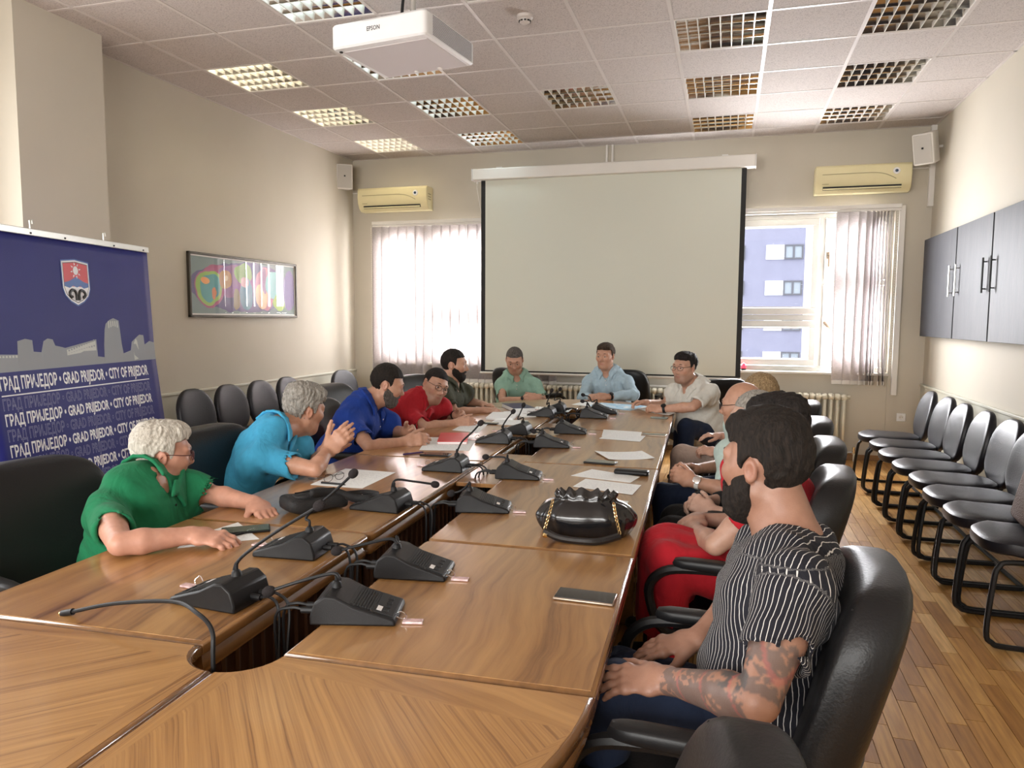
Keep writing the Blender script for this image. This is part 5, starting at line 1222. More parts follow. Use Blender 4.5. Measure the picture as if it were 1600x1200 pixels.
def hair_mat(name, dark, light):
    m = bpy.data.materials.new(name); m.use_nodes = True; nt = m.node_tree; b = principled(m); tc = N(nt, 'ShaderNodeTexCoord')
    mp = N(nt, 'ShaderNodeMapping'); mp.inputs['Scale'].default_value = (150, 150, 34); nt.links.new(tc.outputs['Object'], mp.inputs[0])
    n0 = N(nt, 'ShaderNodeTexNoise', Scale=9.0, Detail=2.0); nt.links.new(tc.outputs['Object'], n0.inputs['Vector'])
    va = N(nt, 'ShaderNodeVectorMath', operation='MULTIPLY_ADD'); va.inputs[1].default_value = (7, 7, 7); nt.links.new(n0.outputs['Color'], va.inputs[0]); nt.links.new(mp.outputs[0], va.inputs[2])
    nz = N(nt, 'ShaderNodeTexNoise', Scale=1.0, Detail=4.0, Roughness=.7); nt.links.new(va.outputs[0], nz.inputs['Vector'])
    r = ramp(nt, [(.35, dark), (.68, light)]); nt.links.new(nz.outputs['Fac'], r.inputs[0]); nt.links.new(r.outputs[0], b.inputs['Base Color'])
    bp = N(nt, 'ShaderNodeBump', Strength=.9, Distance=.006); nt.links.new(nz.outputs['Fac'], bp.inputs['Height']); nt.links.new(bp.outputs[0], b.inputs['Normal']); b.inputs['Roughness'].default_value = .75; b.inputs['Specular IOR Level'].default_value = .25
    return m
HM = {'dark': hair_mat('dark_hair', (.006, .0045, .004), (.024, .017, .013)), 'black': hair_mat('black_hair', (.006, .005, .005), (.028, .022, .020)), 'brown': hair_mat('brown_hair', (.022, .014, .009), (.085, .055, .035)), 'grey': hair_mat('grey_hair', (.16, .145, .125), (.42, .40, .36)),
      'white': hair_mat('white_hair', (.34, .31, .26), (.70, .67, .60)), 'blonde': hair_mat('blonde_hair', (.16, .10, .05), (.50, .36, .20)), 'salt': hair_mat('salt_and_pepper_hair', (.04, .033, .03), (.16, .14, .125))}
def cloth_mat(name, col, rough=.85, wr=.5, stripes=None):
    m = mat(name, col, rough, var=.05, vscale=40, sheen=.03, spec=.22); nt = m.node_tree; b = principled(m); g = N(nt, 'ShaderNodeTexCoord')
    # cloth wrinkles: broad folds plus weave
    n1 = N(nt, 'ShaderNodeTexNoise', Scale=9.0, Detail=3.0, Distortion=1.2); mp = N(nt, 'ShaderNodeMapping'); mp.inputs['Scale'].default_value = (1, 1, .55); nt.links.new(g.outputs['Object'], mp.inputs[0]); nt.links.new(mp.outputs[0], n1.inputs['Vector'])
    bp = N(nt, 'ShaderNodeBump', Strength=wr, Distance=.03); nt.links.new(n1.outputs['Fac'], bp.inputs['Height'])
    n2 = N(nt, 'ShaderNodeTexNoise', Scale=600.0); nt.links.new(g.outputs['Object'], n2.inputs['Vector']); b2 = N(nt, 'ShaderNodeBump', Strength=.2, Distance=.002); nt.links.new(n2.outputs['Fac'], b2.inputs['Height']); nt.links.new(bp.outputs[0], b2.inputs['Normal']); nt.links.new(b2.outputs[0], b.inputs['Normal'])
    if stripes:
        a = N(nt, 'ShaderNodeVertexColor'); a.layer_name = 'tint'; sp = N(nt, 'ShaderNodeSeparateColor'); nt.links.new(a.outputs[0], sp.inputs[0])
        nd = N(nt, 'ShaderNodeMath', operation='MULTIPLY_ADD'); nd.inputs[1].default_value = .022; nt.links.new(n1.outputs['Fac'], nd.inputs[0]); nt.links.new(sp.outputs[0], nd.inputs[2])
        q = N(nt, 'ShaderNodeMath', operation='MULTIPLY'); q.inputs[1].default_value = stripes[1]; nt.links.new(nd.outputs[0], q.inputs[0]); f = N(nt, 'ShaderNodeMath', operation='FRACT'); nt.links.new(q.outputs[0], f.inputs[0])
        l = N(nt, 'ShaderNodeMath', operation='LESS_THAN'); l.inputs[1].default_value = .13; nt.links.new(f.outputs[0], l.inputs[0]); mx = N(nt, 'ShaderNodeMix', data_type='RGBA'); nt.links.new(l.outputs[0], mx.inputs[0]); mx.inputs[6].default_value = (*col, 1); mx.inputs[7].default_value = (*stripes[0], 1); nt.links.new(mx.outputs[2], b.inputs['Base Color'])
    return m
M['eye_white'] = mat('eye_white', (.75, .72, .68), .2); M['iris'] = mat('iris', (.05, .03, .02), .1); M['lens'] = M['glass']
SKIN = (.47, .295, .205)

def head_prims(H, B, w=1.0, fat=0.0):
    s, f, u = B
    def L(a, b, c): return H+s*a*w+f*b+u*c
    P = [ell(L(0, -.008, .032), B, (.076*w, .091, .087), .02), ell(L(0, .034, -.030), B, ((.062+fat)*w, .062, .086), .035), ell(L(0, .058, -.088), B, (.030+fat*.6, .026, .026), .03)]
    for q in (-1, 1):
        P += [cap(L(q*(.052+fat), .002, -.055), L(q*.026, .055, -.095), .020+fat*.5, .018, .03), cap(L(q*.045, .066, -.018), L(q*.052, .040, -.008), .020, .018, .025)]
        P += [cap(L(q*.014, .088, .026), L(q*.046, .074, .026), .011, .010, .018)]
    for q in (-1, 1): P += [ell(L(q*.032, .100, .004), B, (.019, .017, .013), .012, 's')]
    for q in (-1, 1): P += [ell(L(q*.032, .079, .004), B, (.0150, .0135, .0125), .004), ell(L(q*.032, .081, .012), B, (.017, .012, .006), .005)]
    P += [cap(L(0, .086, .012), L(0, .106, -.026), .0075, .011, .012), cap(L(0, .100, -.034), L(0, .108, -.030), .009, .010, .008)]
    for q in (-1, 1): P += [cap(L(q*.012, .096, -.035), L(q*.012, .098, -.034), .0085, .008, .006)]
    P += [cap(L(-.019, .083, -.061), L(.019, .083, -.061), .0065, .0065, .008), cap(L(0, .088, -.060), L(0, .088, -.060), .0078, .0078, .008), cap(L(-.015, .084, -.072), L(.015, .084, -.072), .008, .008, .008)]
    P += [cap(L(-.022, .097, -.0655), L(.022, .097, -.0655), .0028, .0028, .004, 's')]
    for q in (-1, 1):
        e = [q*.079*w, -.006, -.006]
        eb = np.array([nrm(s*1.0*q+f*-.35), nrm(f+s*q*.35), u]); c = L(q*.079, -.010, -.004)
        P += [ell(c, eb, (.0075, .0155, .0270), .006), ell(c+s*q*.0075, eb, (.0060, .0095, .0175), .003, 's'), cap(L(q*.072, -.002, -.028), L(q*.074, .0, -.026), .007, .006, .006)]
    return P
def head_frame(look, up=(0, 0, 1)):
    f = nrm(look); u = V3(up); u = nrm(u-f*(u@f)); s = np.cross(f, u); return np.array([s, f, u])
def hand_prims(Wp, d, n, t, curl=(.5, .5, .6, .7), spread=.0, thumb=.5, sc=1.0, bend=None):
    # Wp wrist, d towards fingers, n out of the back of the hand, t towards the thumb
    d = nrm(d); n = V3(n); n = nrm(n-d*(n@d)); t = np.cross(d, n)*(1 if np.dot(np.cross(d, n), V3(t)) > 0 else -1)
    P = [ecap(Wp-d*.01, Wp+d*.028*sc, (.026*sc, .018*sc), (.032*sc, .016*sc), t, .02), ecap(Wp+d*.028*sc, Wp+d*.080*sc, (.034*sc, .0145*sc), (.039*sc, .0125*sc), t, .02)]
    lens = (.070, .078, .073, .056); offs = (.029, .0095, -.0095, -.027); rr = (.0088, .0092, .0087, .0077)
    for i in range(4):
        a = Wp+(d*(.086-.004*abs(i-1))+t*offs[i])*sc; th = 0; dd = nrm(d+t*offs[i]*spread*12); p = a; c = curl[i]
        for q, fr in enumerate((.44, .31, .25)):
            th += c*(.75, 1.0, .7)[q]; v = dd*math.cos(th)-n*math.sin(th); e = p+v*lens[i]*fr*sc
            r0 = rr[i]*(1, .93, .84)[q]*sc; P.append(cap(p, e, r0, rr[i]*(.93, .84, .72)[q]*sc, .006 if q else .009)); p = e
        P.append(cap(a, a, rr[i]*1.08*sc, None, .010))
    p = Wp+(d*.022+t*.024-n*.004)*sc; v = nrm(d*.72+t*(.75-.35*thumb)-n*(.15+.45*thumb)); 
    for q, (l, r0, r1) in enumerate(((.042, .0145, .0115), (.032, .0112, .0098), (.025, .0098, .0080))):
        e = p+v*l*sc; P.append(cap(p, e, r0*sc, r1*sc, .010 if q == 0 else .005)); p = e; v = nrm(v+d*(.25)-n*.12*thumb-t*.15*thumb)
    return P
def ik(A, Bp, la, lb, pole):
    A, Bp, pole = V3(A), V3(Bp), V3(pole); d = Bp-A; L = np.linalg.norm(d); L2 = min(L, (la+lb)*.999); u = d/L
    x = (la*la-lb*lb+L2*L2)/(2*L2); h = math.sqrt(max(0, la*la-x*x)); pv = pole-u*(pole@u); pv = pv/np.linalg.norm(pv)
    return A+u*x+pv*h

def person(lab, group=None, *, pel, neck, head, look, face, up=(0, 0, 1), arms, legs=None, shirt, shirt_m, pants_m, hair='dark', hairstyle='short', beard=None, glasses=None, skin=SKIN, h=.009, hf=.0042, hh=.0038, bulk=1.0, belly=0.0, sleeve=.55, headw=1.0, fat=0.0, collar=True, headsc=1.0, shw=.185, watch=None, stripes=False, stub=0.0, brow='dark', shoulders=None, female=False, vneck=0, tattoo=False):
    pel, neck, head = V3(pel), V3(neck), V3(head); U = nrm(neck-pel); Fd = V3(face); Fd = nrm(Fd-U*(Fd@U)); R_ = np.cross(Fd, U)   # R_: the person's right
    H = head; B = head_frame(look, up); s_, f_, u_ = B
    org = (pel[0], pel[1], 0.0); root = thing('person', lab, 'person', org, 0, group)
    bk = bulk; T = np.linalg.norm(neck-pel)
    def tp(a, f=0, r=0): return pel+U*T*a+Fd*f+R_*r
    sh = {}
    for q, nm in ((1, 'R'), (-1, 'L')):
        sh[nm] = V3(shoulders[nm]) if shoulders else tp(.93, .0, q*shw*bk)
    ms = .92 if female else 1.0
    def torso(g):
        P = [ecap(tp(.0, .0), tp(.18, .0), (.165*bk+g, .115*bk+g), (.160*bk*ms+g, .118*bk+g), R_, .05), ecap(tp(.18), tp(.42, .01), (.160*bk*ms+g, .112*bk+belly*.6+g), (.152*bk*ms+g, .105*bk+g), R_, .05),
             ecap(tp(.42, .01), tp(.74, .01), (.150*bk*ms+g, .105*bk+g), (.168*bk*ms+g, .112*bk+g), R_, .05), ecap(tp(.74, .005), tp(.90, -.01), (.160*bk*ms+g, .108*bk+g), (.120*bk+g, .075*bk+g), R_, .05)]
        if belly: P.append(ell(tp(.28, .06+belly*.5), [R_, Fd, U], (.13*bk+g, .085+belly+g, .12+g), .08))
        if female:
            for q in (-1, 1): P.append(ell(tp(.66, .085, q*.075), [R_, Fd, U], (.062+g, .055+g, .062+g), .05))
        for q, nm in ((1, 'R'), (-1, 'L')):
            P += [cap(tp(.985, -.015, q*.045), sh[nm]-U*.012, .042+g, .040*bk+g, .05), cap(sh[nm]-U*.05-R_*q*.03, sh[nm]-U*.008, .054*bk+g, .046*bk+g, .05)]
        return P
    neckb = tp(.97, -.015); nh = H-u_*.075-f_*.028
    P = torso(-.006)+[cap(neckb, nh, .062*(.86 if female else 1)*min(1.15, bk), .057*(.84 if female else 1)*(1+fat*4), .03), cap(tp(1.0, .03), H-u_*.085+f_*.02, .040, .040, .035)]
    P += head_prims(H, B, headw, fat)
    fine = []; hb = []
    UA, FA = .285, .255; SL = []
    for nm, A in arms.items():
        q = 1 if nm == 'R' else -1; Wp = V3(A['w']); S0 = sh[nm]; D = np.linalg.norm(Wp-S0); ua, fa = UA*A.get('sc', 1), FA*A.get('sc', 1)
        if D > (ua+fa)*.99: k = D/((ua+fa)*.985); ua, fa = ua*k, fa*k
        E = V3(A['e']) if 'e' in A else ik(S0, Wp, ua, fa, A.get('pole', (0, 0, -1)))
        g = A.get('g', 1+(bk-1)*.45); thn = .88 if female else 1
        P += [cap(S0, S0+(E-S0)*.5, .050*g*thn, .045*g*thn, .02), cap(S0+(E-S0)*.5, E, .045*g*thn, .034*g*thn, .01), cap(E, E+(Wp-E)*.30, .034*g*thn, .0385*g*thn, .006), cap(E+(Wp-E)*.30, Wp, .0385*g*thn, .0245*thn, .01)]
        d = nrm(A.get('d', Wp-E)); P += hand_prims(Wp, d, A['n'], A['t'], A.get('curl', (.4, .45, .5, .55)), A.get('spread', .1), A.get('thumb', .4), A.get('hs', .98))
        c = Wp+d*.075; hb.append((c-.125, c+.125)); SL.append((nm, S0, E, Wp, g, thn))
    # legs as part of the body
    LG = legs or {}
    for nm, (K, A_) in LG.items():
        q = 1 if nm == 'R' else -1; hp = pel+R_*q*.085+U*.0; K, A_ = V3(K), V3(A_)
        P += [cap(hp, K, .070*bk, .050, .03), cap(K, A_, .048, .034, .02)]
    def inb(V, boxes):
        m = np.zeros(len(V), bool)
        for lo, hi in boxes: m |= ((V > lo) & (V < hi)).all(1)
        return m
    fb = [(H-.15, H+.15)]+hb; fbh = [hf]+[hh]*len(hb)
    lo, hi = bounds(P); V, Q = poly(P, lo, hi, h); V = relax(V, Q, 1, .4)
    inner = [(a+h*1.2, b-h*1.2) for a, b in fb]; keep = ~inb(V, inner)[Q].all(1); parts = [(V, Q[keep])]
    for (a, b), r in zip(fb, fbh):
        v, qd = poly(P, a, b, r)
        if len(v):
            # drop what another fine box already covers
            parts.append((relax(v, qd, 1, .25), qd))
    off = 0; VV = []; QQ = []
    for v, qd in parts: VV.append(v); QQ.append(qd+off); off += len(v)
    V = np.concatenate(VV); Q = np.concatenate(QQ); used = np.unique(Q); mp_ = np.full(len(V), -1); mp_[used] = np.arange(len(used)); V = V[used]; Q = mp_[Q]
    q = (V-H)@B.T; col = np.tile(np.array(skin), (len(V), 1))
    def blob(c, r, cc, amt):
        nonlocal col
        d = np.sqrt((((q-np.array(c))/np.array(r))**2).sum(1)); w = np.clip(1.3-d, 0, 1)[:, None]*amt; col = col*(1-w)+np.array(cc)*w
    near = (np.abs(q) < .16).all(1)
    for sx in (-1, 1): blob((sx*.045, .07, -.03), (.025, .03, .022), (skin[0]*1.08, skin[1]*.86, skin[2]*.84), .5); blob((sx*.08, -.01, -.004), (.02, .025, .035), (skin[0]*1.05, skin[1]*.82, skin[2]*.8), .5)
    blob((0, .09, -.066), (.024, .02, .010), (skin[0]*.86, skin[1]*.55, skin[2]*.55), .8); blob((0, .11, -.03), (.014, .014, .014), (skin[0]*1.05, skin[1]*.85, skin[2]*.85), .5)
    if stub: 
        w = np.clip((-.035-q[:, 2]-.25*np.maximum(0, .02-q[:, 1]))*40, 0, 1)*np.clip((q[:, 1]+.01)*40, 0, 1)*near; w = (w*stub)[:, None]; col = col*(1-w)+np.array([.06, .045, .04])*w
    if tattoo:
        Lw = V3(arms['L']['w']); 
        for nm, S0, E, Wp, g, thn in SL:
            if nm != 'L': continue
            for (a, b, t0, t1) in ((S0, E, .55, 1.0), (E, Wp, .0, .93)):
                ab = b-a; t_ = ((V-a)@ab)/(ab@ab); dist = np.linalg.norm(V-a-t_[:, None]*ab, axis=1); on = (t_ > t0) & (t_ < t1) & (dist < .075)
                X = V*1.0; w1 = np.sin(X[:, 0]*170+2.2*np.sin(X[:, 2]*90))*np.sin(X[:, 1]*150+2*np.sin(X[:, 0]*110))*np.sin(X[:, 2]*160+1.5*np.sin(X[:, 1]*120))
                w2 = np.sin(V@np.array([60., 35, 90])+3*np.sin(V@np.array([25., 40, -30]))); ink = ((w1 > .02) | (w2 > .25)) & on
                w = ink.astype(float)[:, None]*.62; col = col*(1-w)+np.array([.055, .065, .07])*w
                red = (np.sin(V@np.array([45., -50, 60])) > .965) & on; w = red.astype(float)[:, None]*.4; col = col*(1-w)+np.array([.42, .10, .09])*w
    np_mesh('body', V, Q, M['skin'], root, org, col)
    # eyes, brows
    inv = Matrix.Translation((-org[0], -org[1], 0))
    def HL(a, b, c): return Vector(H+s_*a*headw+f_*b+u_*c)
    hm = Matrix(((s_[0], f_[0], u_[0], 0), (s_[1], f_[1], u_[1], 0), (s_[2], f_[2], u_[2], 0), (0, 0, 0, 1)))
    for sx in (-1, 1):
        c = HL(sx*.032, .0805, .003); Mx = inv @ Matrix.Translation(c) @ hm
        e = MB().pad(.0262, .0262, .018, 1, 1, 14, 10, M=Mx).build('eye', M['eye_white'], root); MB().pad(.0115, .006, .0115, 1, 1, 12, 8, M=inv @ Matrix.Translation(HL(sx*.032, .0925, .003)) @ hm).build('iris', M['iris'], e)
        pts = [inv @ HL(sx*.015, .0965, .0275), inv @ HL(sx*.031, .0935, .0310), inv @ HL(sx*.049, .079, .0255)]
        MB().tube(spline(pts, 4), [.0018, .0024, .0027, .0028, .0028, .0026, .0024, .0018, .0012], 6).build('eyebrow', HM[brow], root)
    # hair
    def hl(a, b, c): return H+s_*a*headw+f_*b+u_*c
    if hairstyle != 'none':
        th = {'short': .0075, 'crop': .0040, 'quiff': .0075, 'bush': .011, 'ring': .004, 'long': .016, 'side': .008}[hairstyle]
        HP = [ell(hl(0, -.008, .032), B, ((.076+th)*headw, .091+th, .087+th*1.05), .01)]
        if hairstyle == 'quiff': HP += [ell(hl(.005, .052, .090), B, (.062, .048, .032), .03), ell(hl(0, -.01, .095), B, (.066, .066, .034), .03)]
        if hairstyle == 'side': HP += [ell(hl(-.01, .045, .088), B, (.062, .05, .030), .03), ell(hl(0, -.06, .05), B, (.070, .05, .065), .02)]
        if hairstyle == 'bush': HP += [ell(hl(0, .03, .09), B, (.07, .065, .042), .03), ell(hl(0, -.04, .085), B, (.07, .06, .045), .03)]
        if hairstyle == 'long': HP += [ecap(hl(.05, -.045, .0), hl(.07, -.02, -.16), (.05, .035), (.03, .03), s_, .04), ecap(hl(-.05, -.045, .0), hl(-.07, -.02, -.16), (.05, .035), (.03, .03), s_, .04), ecap(hl(0, -.07, .0), hl(0, -.08, -.15), (.07, .03), (.05, .03), s_, .04)]
        def lf(P_): return (P_-H)@B.T
        if hairstyle == 'long': reg = lambda P_: (lambda q: np.maximum(np.minimum(q[..., 1]-.062+.0*q[..., 2], .3), -1)*1.0)(lf(P_)) if False else (lambda q: np.where(q[..., 2] > .05, q[..., 1]-.085, q[..., 1]-.030))(lf(P_))
        elif hairstyle == 'ring': reg = lambda P_: (lambda q: np.maximum(np.maximum(-(q[..., 2]-.80*q[..., 1]+.012)*.78, q[..., 2]-.052+.35*q[..., 1]), q[..., 1]-.004))(lf(P_))
        else:
            fh = {'short': .066, 'crop': .064, 'quiff': .062, 'bush': .058, 'side': .068}[hairstyle]
            def reg(P_):
                q = lf(P_); a = -(q[..., 2]-fh)+np.maximum(0, (q[..., 1]-.02))*.0; 
                line = np.where(q[..., 1] > .028, fh-.55*(.085-q[..., 1])*.35, np.where(q[..., 1] > .004, -.020, -.020+(.004-q[..., 1])*-.50))
                ear = .028-np.sqrt((q[..., 1]+.012)**2+((q[..., 2]+.006)*.85)**2)
                side = np.where(np.abs(q[..., 0]) > .055, ear, -1)
                return np.maximum((line-q[..., 2])*.7, side)
        HP.append(custom(reg, .004))
        amp = {'short': .0014, 'crop': .0006, 'quiff': .0020, 'bush': .0038, 'ring': .0006, 'long': .002, 'side': .0022}[hairstyle]
        def dis(P_):
            q = lf(P_)*1.0; a = q[..., 0]*130+6*np.sin(q[..., 1]*35+1); b = q[..., 1]*60+3*np.sin(q[..., 2]*50); c = q[..., 2]*70
            a = a*1.35; b = b*1.3; return amp*(np.sin(a+b*.3)*np.cos(b*.7+c*.5)+.5*np.sin(a*.45+c*.8)+.4*np.sin(b*1.9+a*.7))
        HP.append(custom(dis, .001, 'd'))
        lo, hi = bounds(HP[:-2], .03); v, qd = poly(HP, lo, hi, hf)
        if len(v): np_mesh('hair', relax(v, qd, 1, .3), qd, HM[hair], root, org)
    if beard:
        bl_, bth = beard[1], beard[1]
        BP = [ell(hl(0, .030, -.036), B, ((.064+fat)*headw+bth*.5, .064+bth, .088+bth), .02), ell(hl(0, .060, -.094-bth*.3), B, (.036+fat*.6+bth*.5, .030+bth*.6, .028+bth*.9), .03)]
        for sx in (-1, 1): BP.append(cap(hl(sx*(.055+fat), .004, -.050), hl(sx*.03, .058, -.096), .020+fat*.5+bth*.45, .02+bth*.6, .03))
        BP.append(cap(hl(-.022, .092, -.050), hl(.022, .092, -.050), .0065+bth*.15, .0065+bth*.15, .006))
        def breg(P_):
            q = (P_-H)@B.T; q0 = np.abs(q[..., 0]); line = -.040+.0*q0-.012*np.clip((q0-.02)*40, 0, 1)*(q[..., 1] > .05)+np.clip((.065-q[..., 1]), 0, .08)*.62
            lips = .018-np.sqrt(((q[..., 0])*.75)**2+((q[..., 2]+.0665)*1.9)**2+0*(q[..., 1])); lips = np.where(q[..., 1] > .05, lips, -1)
            return np.maximum(np.maximum((q[..., 2]-line)*.8, -q[..., 1]-.004), lips)
        BP.append(custom(breg, .004)); 
        def bdis(P_):
            q = (P_-H)@B.T; return .0011*(np.sin(q[..., 0]*240+3*np.sin(q[..., 2]*90))*np.sin(q[..., 2]*200+q[..., 1]*150))
        BP.append(custom(bdis, .001, 'd'))
        lo, hi = bounds(BP[:-2], .02); v, qd = poly(BP, lo, hi, hf)
        if len(v): np_mesh('beard', relax(v, qd, 1, .3), qd, HM[beard[0]], root, org)
    if glasses:
        g = None; gm = glasses
        fr_ = MB()
        for sx in (-1, 1):
            pts = [inv @ HL(sx*.033+.0245*math.copysign(abs(math.cos(a*PI/10))**.8, math.cos(a*PI/10)), .106-.006*(abs(sx*.033+.024*math.cos(a*PI/10))/.06)**2, .001+.0165*math.copysign(abs(math.sin(a*PI/10))**.8, math.sin(a*PI/10))) for a in range(21)]
            fr_.tube(pts, .0015, 6, False); fr_.tube(spline([inv @ HL(sx*.057, .100, .008), inv @ HL(sx*.072, .06, .010), inv @ HL(sx*.080, .0, .012), inv @ HL(sx*.080, -.018, -.004)], 4), .0016, 6)
        fr_.tube([inv @ HL(-.009, .108, .006), inv @ HL(0, .110, .008), inv @ HL(.009, .108, .006)], .0014, 6)
        g = fr_.build('glasses', gm, root)
        for sx in (-1, 1):
            out = [inv @ HL(sx*.033+.023*math.cos(a*PI/8), .105, .001+.0155*math.sin(a*PI/8)) for a in range(16)]
            MB().add(out, [tuple(range(16))]).build('lens', M['glass'], g, 0)
    # shirt
    G = .012; SP = torso(G)
    cuts = []
    for nm, S0, E, Wp, g, thn in SL:
        d = E-S0; Ls = np.linalg.norm(d); u1 = d/Ls
        if sleeve <= 1:
            e = S0+d*sleeve; SP += [cap(S0-U*.008, e+u1*.02, .057*g*thn, .0605*g*thn, .03)]
            cuts.append((e, u1, None))
        else:
            e2 = E+(Wp-E)*(sleeve-1); u2 = nrm(Wp-E); SP += [cap(S0, E, .057*g*thn, .049*g*thn, .035), cap(E, e2, .052*g*thn, .036*thn, .03)]
    def cutf(S0, e, u1, r=.11):
        # remove everything beyond the cuff inside a tube round the arm
        def f(P_):
            q = P_-e; t = q@u1; rad = np.linalg.norm(q-t[..., None]*u1, axis=-1); return np.maximum(-t, rad-r)
        return f
    for nm, S0, E, Wp, g, thn in SL:
        if sleeve <= 1:
            d = E-S0; u1 = d/np.linalg.norm(d); e = S0+d*sleeve; lo_, hi_ = np.minimum(e, e+u1*.12)-.10, np.maximum(e, e+u1*.12)+.10
            SP.append(Pr(lo_, hi_, cutf(S0, e, u1, .064*max(1, g)), .003, 's')); SP.append(cap(e-u1*.03, e+u1*.02, .0500*g*thn, None, .003, 's'))
        else:
            u2 = nrm(Wp-E); e = E+(Wp-E)*(sleeve-1); SP.append(Pr(e-.08, e+.08, cutf(S0, e, u2, .06), .003, 's'))
    # neck opening
    SP.append(cap(neckb-U*.01, nh, .060*min(1.15, bk), .064, .006, 's'))
    if vneck or collar: SP.append(cap(tp(.99, .075), tp(.99-vneck-.06, .16), .030, .012, .006, 's'))
    fz = np.random.default_rng(len(lab)); ph = fz.random(6)*6.28
    def folds(P_):
        q = P_-pel; a = q@R_; b = q@Fd; c = q@U
        return .0035*np.sin(c*42+9*np.sin(a*7+ph[0])+b*12+ph[1])*np.sin(a*13+ph[2]+c*6)+.0028*np.sin(c*24+a*22*np.sign(a)+ph[3])+.0018*np.sin(c*75+a*38+b*30+ph[4])
    SP.append(custom(folds, .001, 'd'))
    lo, hi = bounds(SP, .03); hs = min(h, .0085); v, qd = poly(SP, lo, hi, hs); v = relax(v, qd, 1, .4); cc = None
    if stripes:
        q = v-pel; cx = q@R_; cc = np.zeros((len(v), 3)); val = np.arctan2(q@R_, (q@Fd)+.0)*.17*1.0+cx*.0; 
        for nm, S0, E, Wp, g, thn in SL:
            u1 = nrm(E-S0); t = (v-S0)@u1; rr_ = v-S0-t[:, None]*u1; dist = np.linalg.norm(rr_, axis=1); a1 = nrm(np.cross(u1, Fd)); a2 = np.cross(u1, a1)
            on = (t > .02) & (dist < .082) & (np.abs(q@R_) > .150*bk); va = np.arctan2(rr_@a1, rr_@a2)*.075; val = np.where(on, va, val)
        top = (q@U > T*.86) & ~on; val = np.where(q@U > T*.97, (q@Fd)*1.0, val)
        cc[:, 0] = val+2; cc[:, 1] = 0
    np_mesh(shirt, v, qd, shirt_m, root, org, cc)
    if collar:   # turned-down collar: stand and two falls round the neck
        CP = []; ax_ = nrm(nh-neckb); ff = nrm(Fd-ax_*(Fd@ax_)); rr0 = np.cross(ff, ax_); kf = min(1.15, bk); NB = [cap(neckb, nh, .062*kf, .057*(1+fat*4), .01)]; SB = [p for p in SP if p.op == 'u']
        def rp(an, hgt, gap, R0=.074):
            q0 = neckb+ax_*hgt+ff*(math.cos(an)*R0*1.05*kf+.010)+rr0*math.sin(an)*R0*kf
            q0 = push(NB, q0, .006); return push(SB, q0, gap+.004)
        for q_ in (-1, 1):
            ang = [PI, 2.6, 2.1, 1.6, 1.15, .75, .42]; hts = [.058, .057, .052, .044, .034, .024, .016]
            up_ = [rp(q_*a, hh_, .003) for a, hh_ in zip(ang, hts)]; dn_ = [rp(q_*a*.97, hh_-.036, .004, .090) for a, hh_ in zip(ang, hts)]; dn_[-1] = push(SB, dn_[-1]-ax_*.022+rr0*q_*.014+ff*.012, .008)
            for k in range(len(ang)-1):
                a, b_, c_, d_ = up_[k], up_[k+1], dn_[k], dn_[k+1]
                nn_ = max(5, int(max(np.linalg.norm(c_-a), np.linalg.norm(d_-b_))/.0065)+1)
                for w0 in np.linspace(0, 1, nn_): CP.append(cap(a+(c_-a)*w0, b_+(d_-b_)*w0, .0056, .0056, .006))
        lo, hi = bounds(CP, .01); v, qd = poly(CP, lo, hi, .004 if h < .0095 else .005)
        if len(v): np_mesh('collar', relax(v, qd, 2, .35), qd, shirt_m if not isinstance(collar, bpy.types.Material) else collar, root, org)
        for k in range(2):
            b0 = push(SB, tp(.90-k*.10, .14), .0035); MB().pad(.010, .010, .004, 1, 1, 10, 6, M=inv @ Matrix.Translation(Vector(b0)) @ Vector(Fd).to_track_quat('Z', 'Y').to_matrix().to_4x4()).build('button', M['whitep'] if bk != 1.0 else M['black'], root)
        # button placket
    if LG:
        LP = [ecap(pel+R_*.09, pel-R_*.09, (.11*bk, .10*bk), (.11*bk, .10*bk), Fd, .05)]; sp_ = []
        for nm, (K, A_) in LG.items():
            q = 1 if nm == 'R' else -1; hp = pel+R_*q*.085; K, A_ = V3(K), V3(A_); LP += [cap(hp, K, .088*bk, .066, .04), cap(K, A_, .064, .052, .03)]
            sp_.append((K, A_))
        def lfold(P_):
            q = P_-pel; a = q@R_; b = q@Fd; c = q@U; return .004*np.sin(b*38+6*np.sin(a*9)+c*20+ph[5])*np.sin(a*17+c*11)
        LP.append(custom(lfold, .001, 'd'))
        if female == 'dress':
            (K1, A1), (K2, A2) = sp_; LP.insert(1, ecap(pel, (K1+K2)/2+np.array([0, 0, .01]), (.17, .11), (.13, .085), R_, .05)); LP.insert(2, ecap((K1+K2)/2, (K1+K2)/2*.55+(A1+A2)/2*.45, (.13, .085), (.16, .10), R_, .05))
        lo, hi = bounds(LP, .02); v, qd = poly(LP, lo, hi, max(h, .009)); np_mesh('dress' if female == 'dress' else 'trousers', relax(v, qd, 1, .4), qd, pants_m, root, org)
        for (K, A_) in sp_:
            dd = V3(A_)-V3(K); fdir = nrm(np.array([Fd[0], Fd[1], 0])); c = np.array([A_[0], A_[1], 0.0])
            FP = [ecap(c-fdir*.05+np.array([0, 0, .04]), c+fdir*.14+np.array([0, 0, .03]), (.04, .036), (.043, .026), np.cross(fdir, [0, 0, 1]), .02), cap(c+np.array([0, 0, .04]), c+np.array([0, 0, .09]), .042, .04, .02), half(np.array([0, 0, .002]), (0, 0, -1), .002)]
            v, qd = poly(FP, c+np.array([-.25, -.25, -.01]), c+np.array([.25, .25, .16]), .009); np_mesh('shoe', relax(v, qd, 1, .4), qd, M['leather'], root, org)
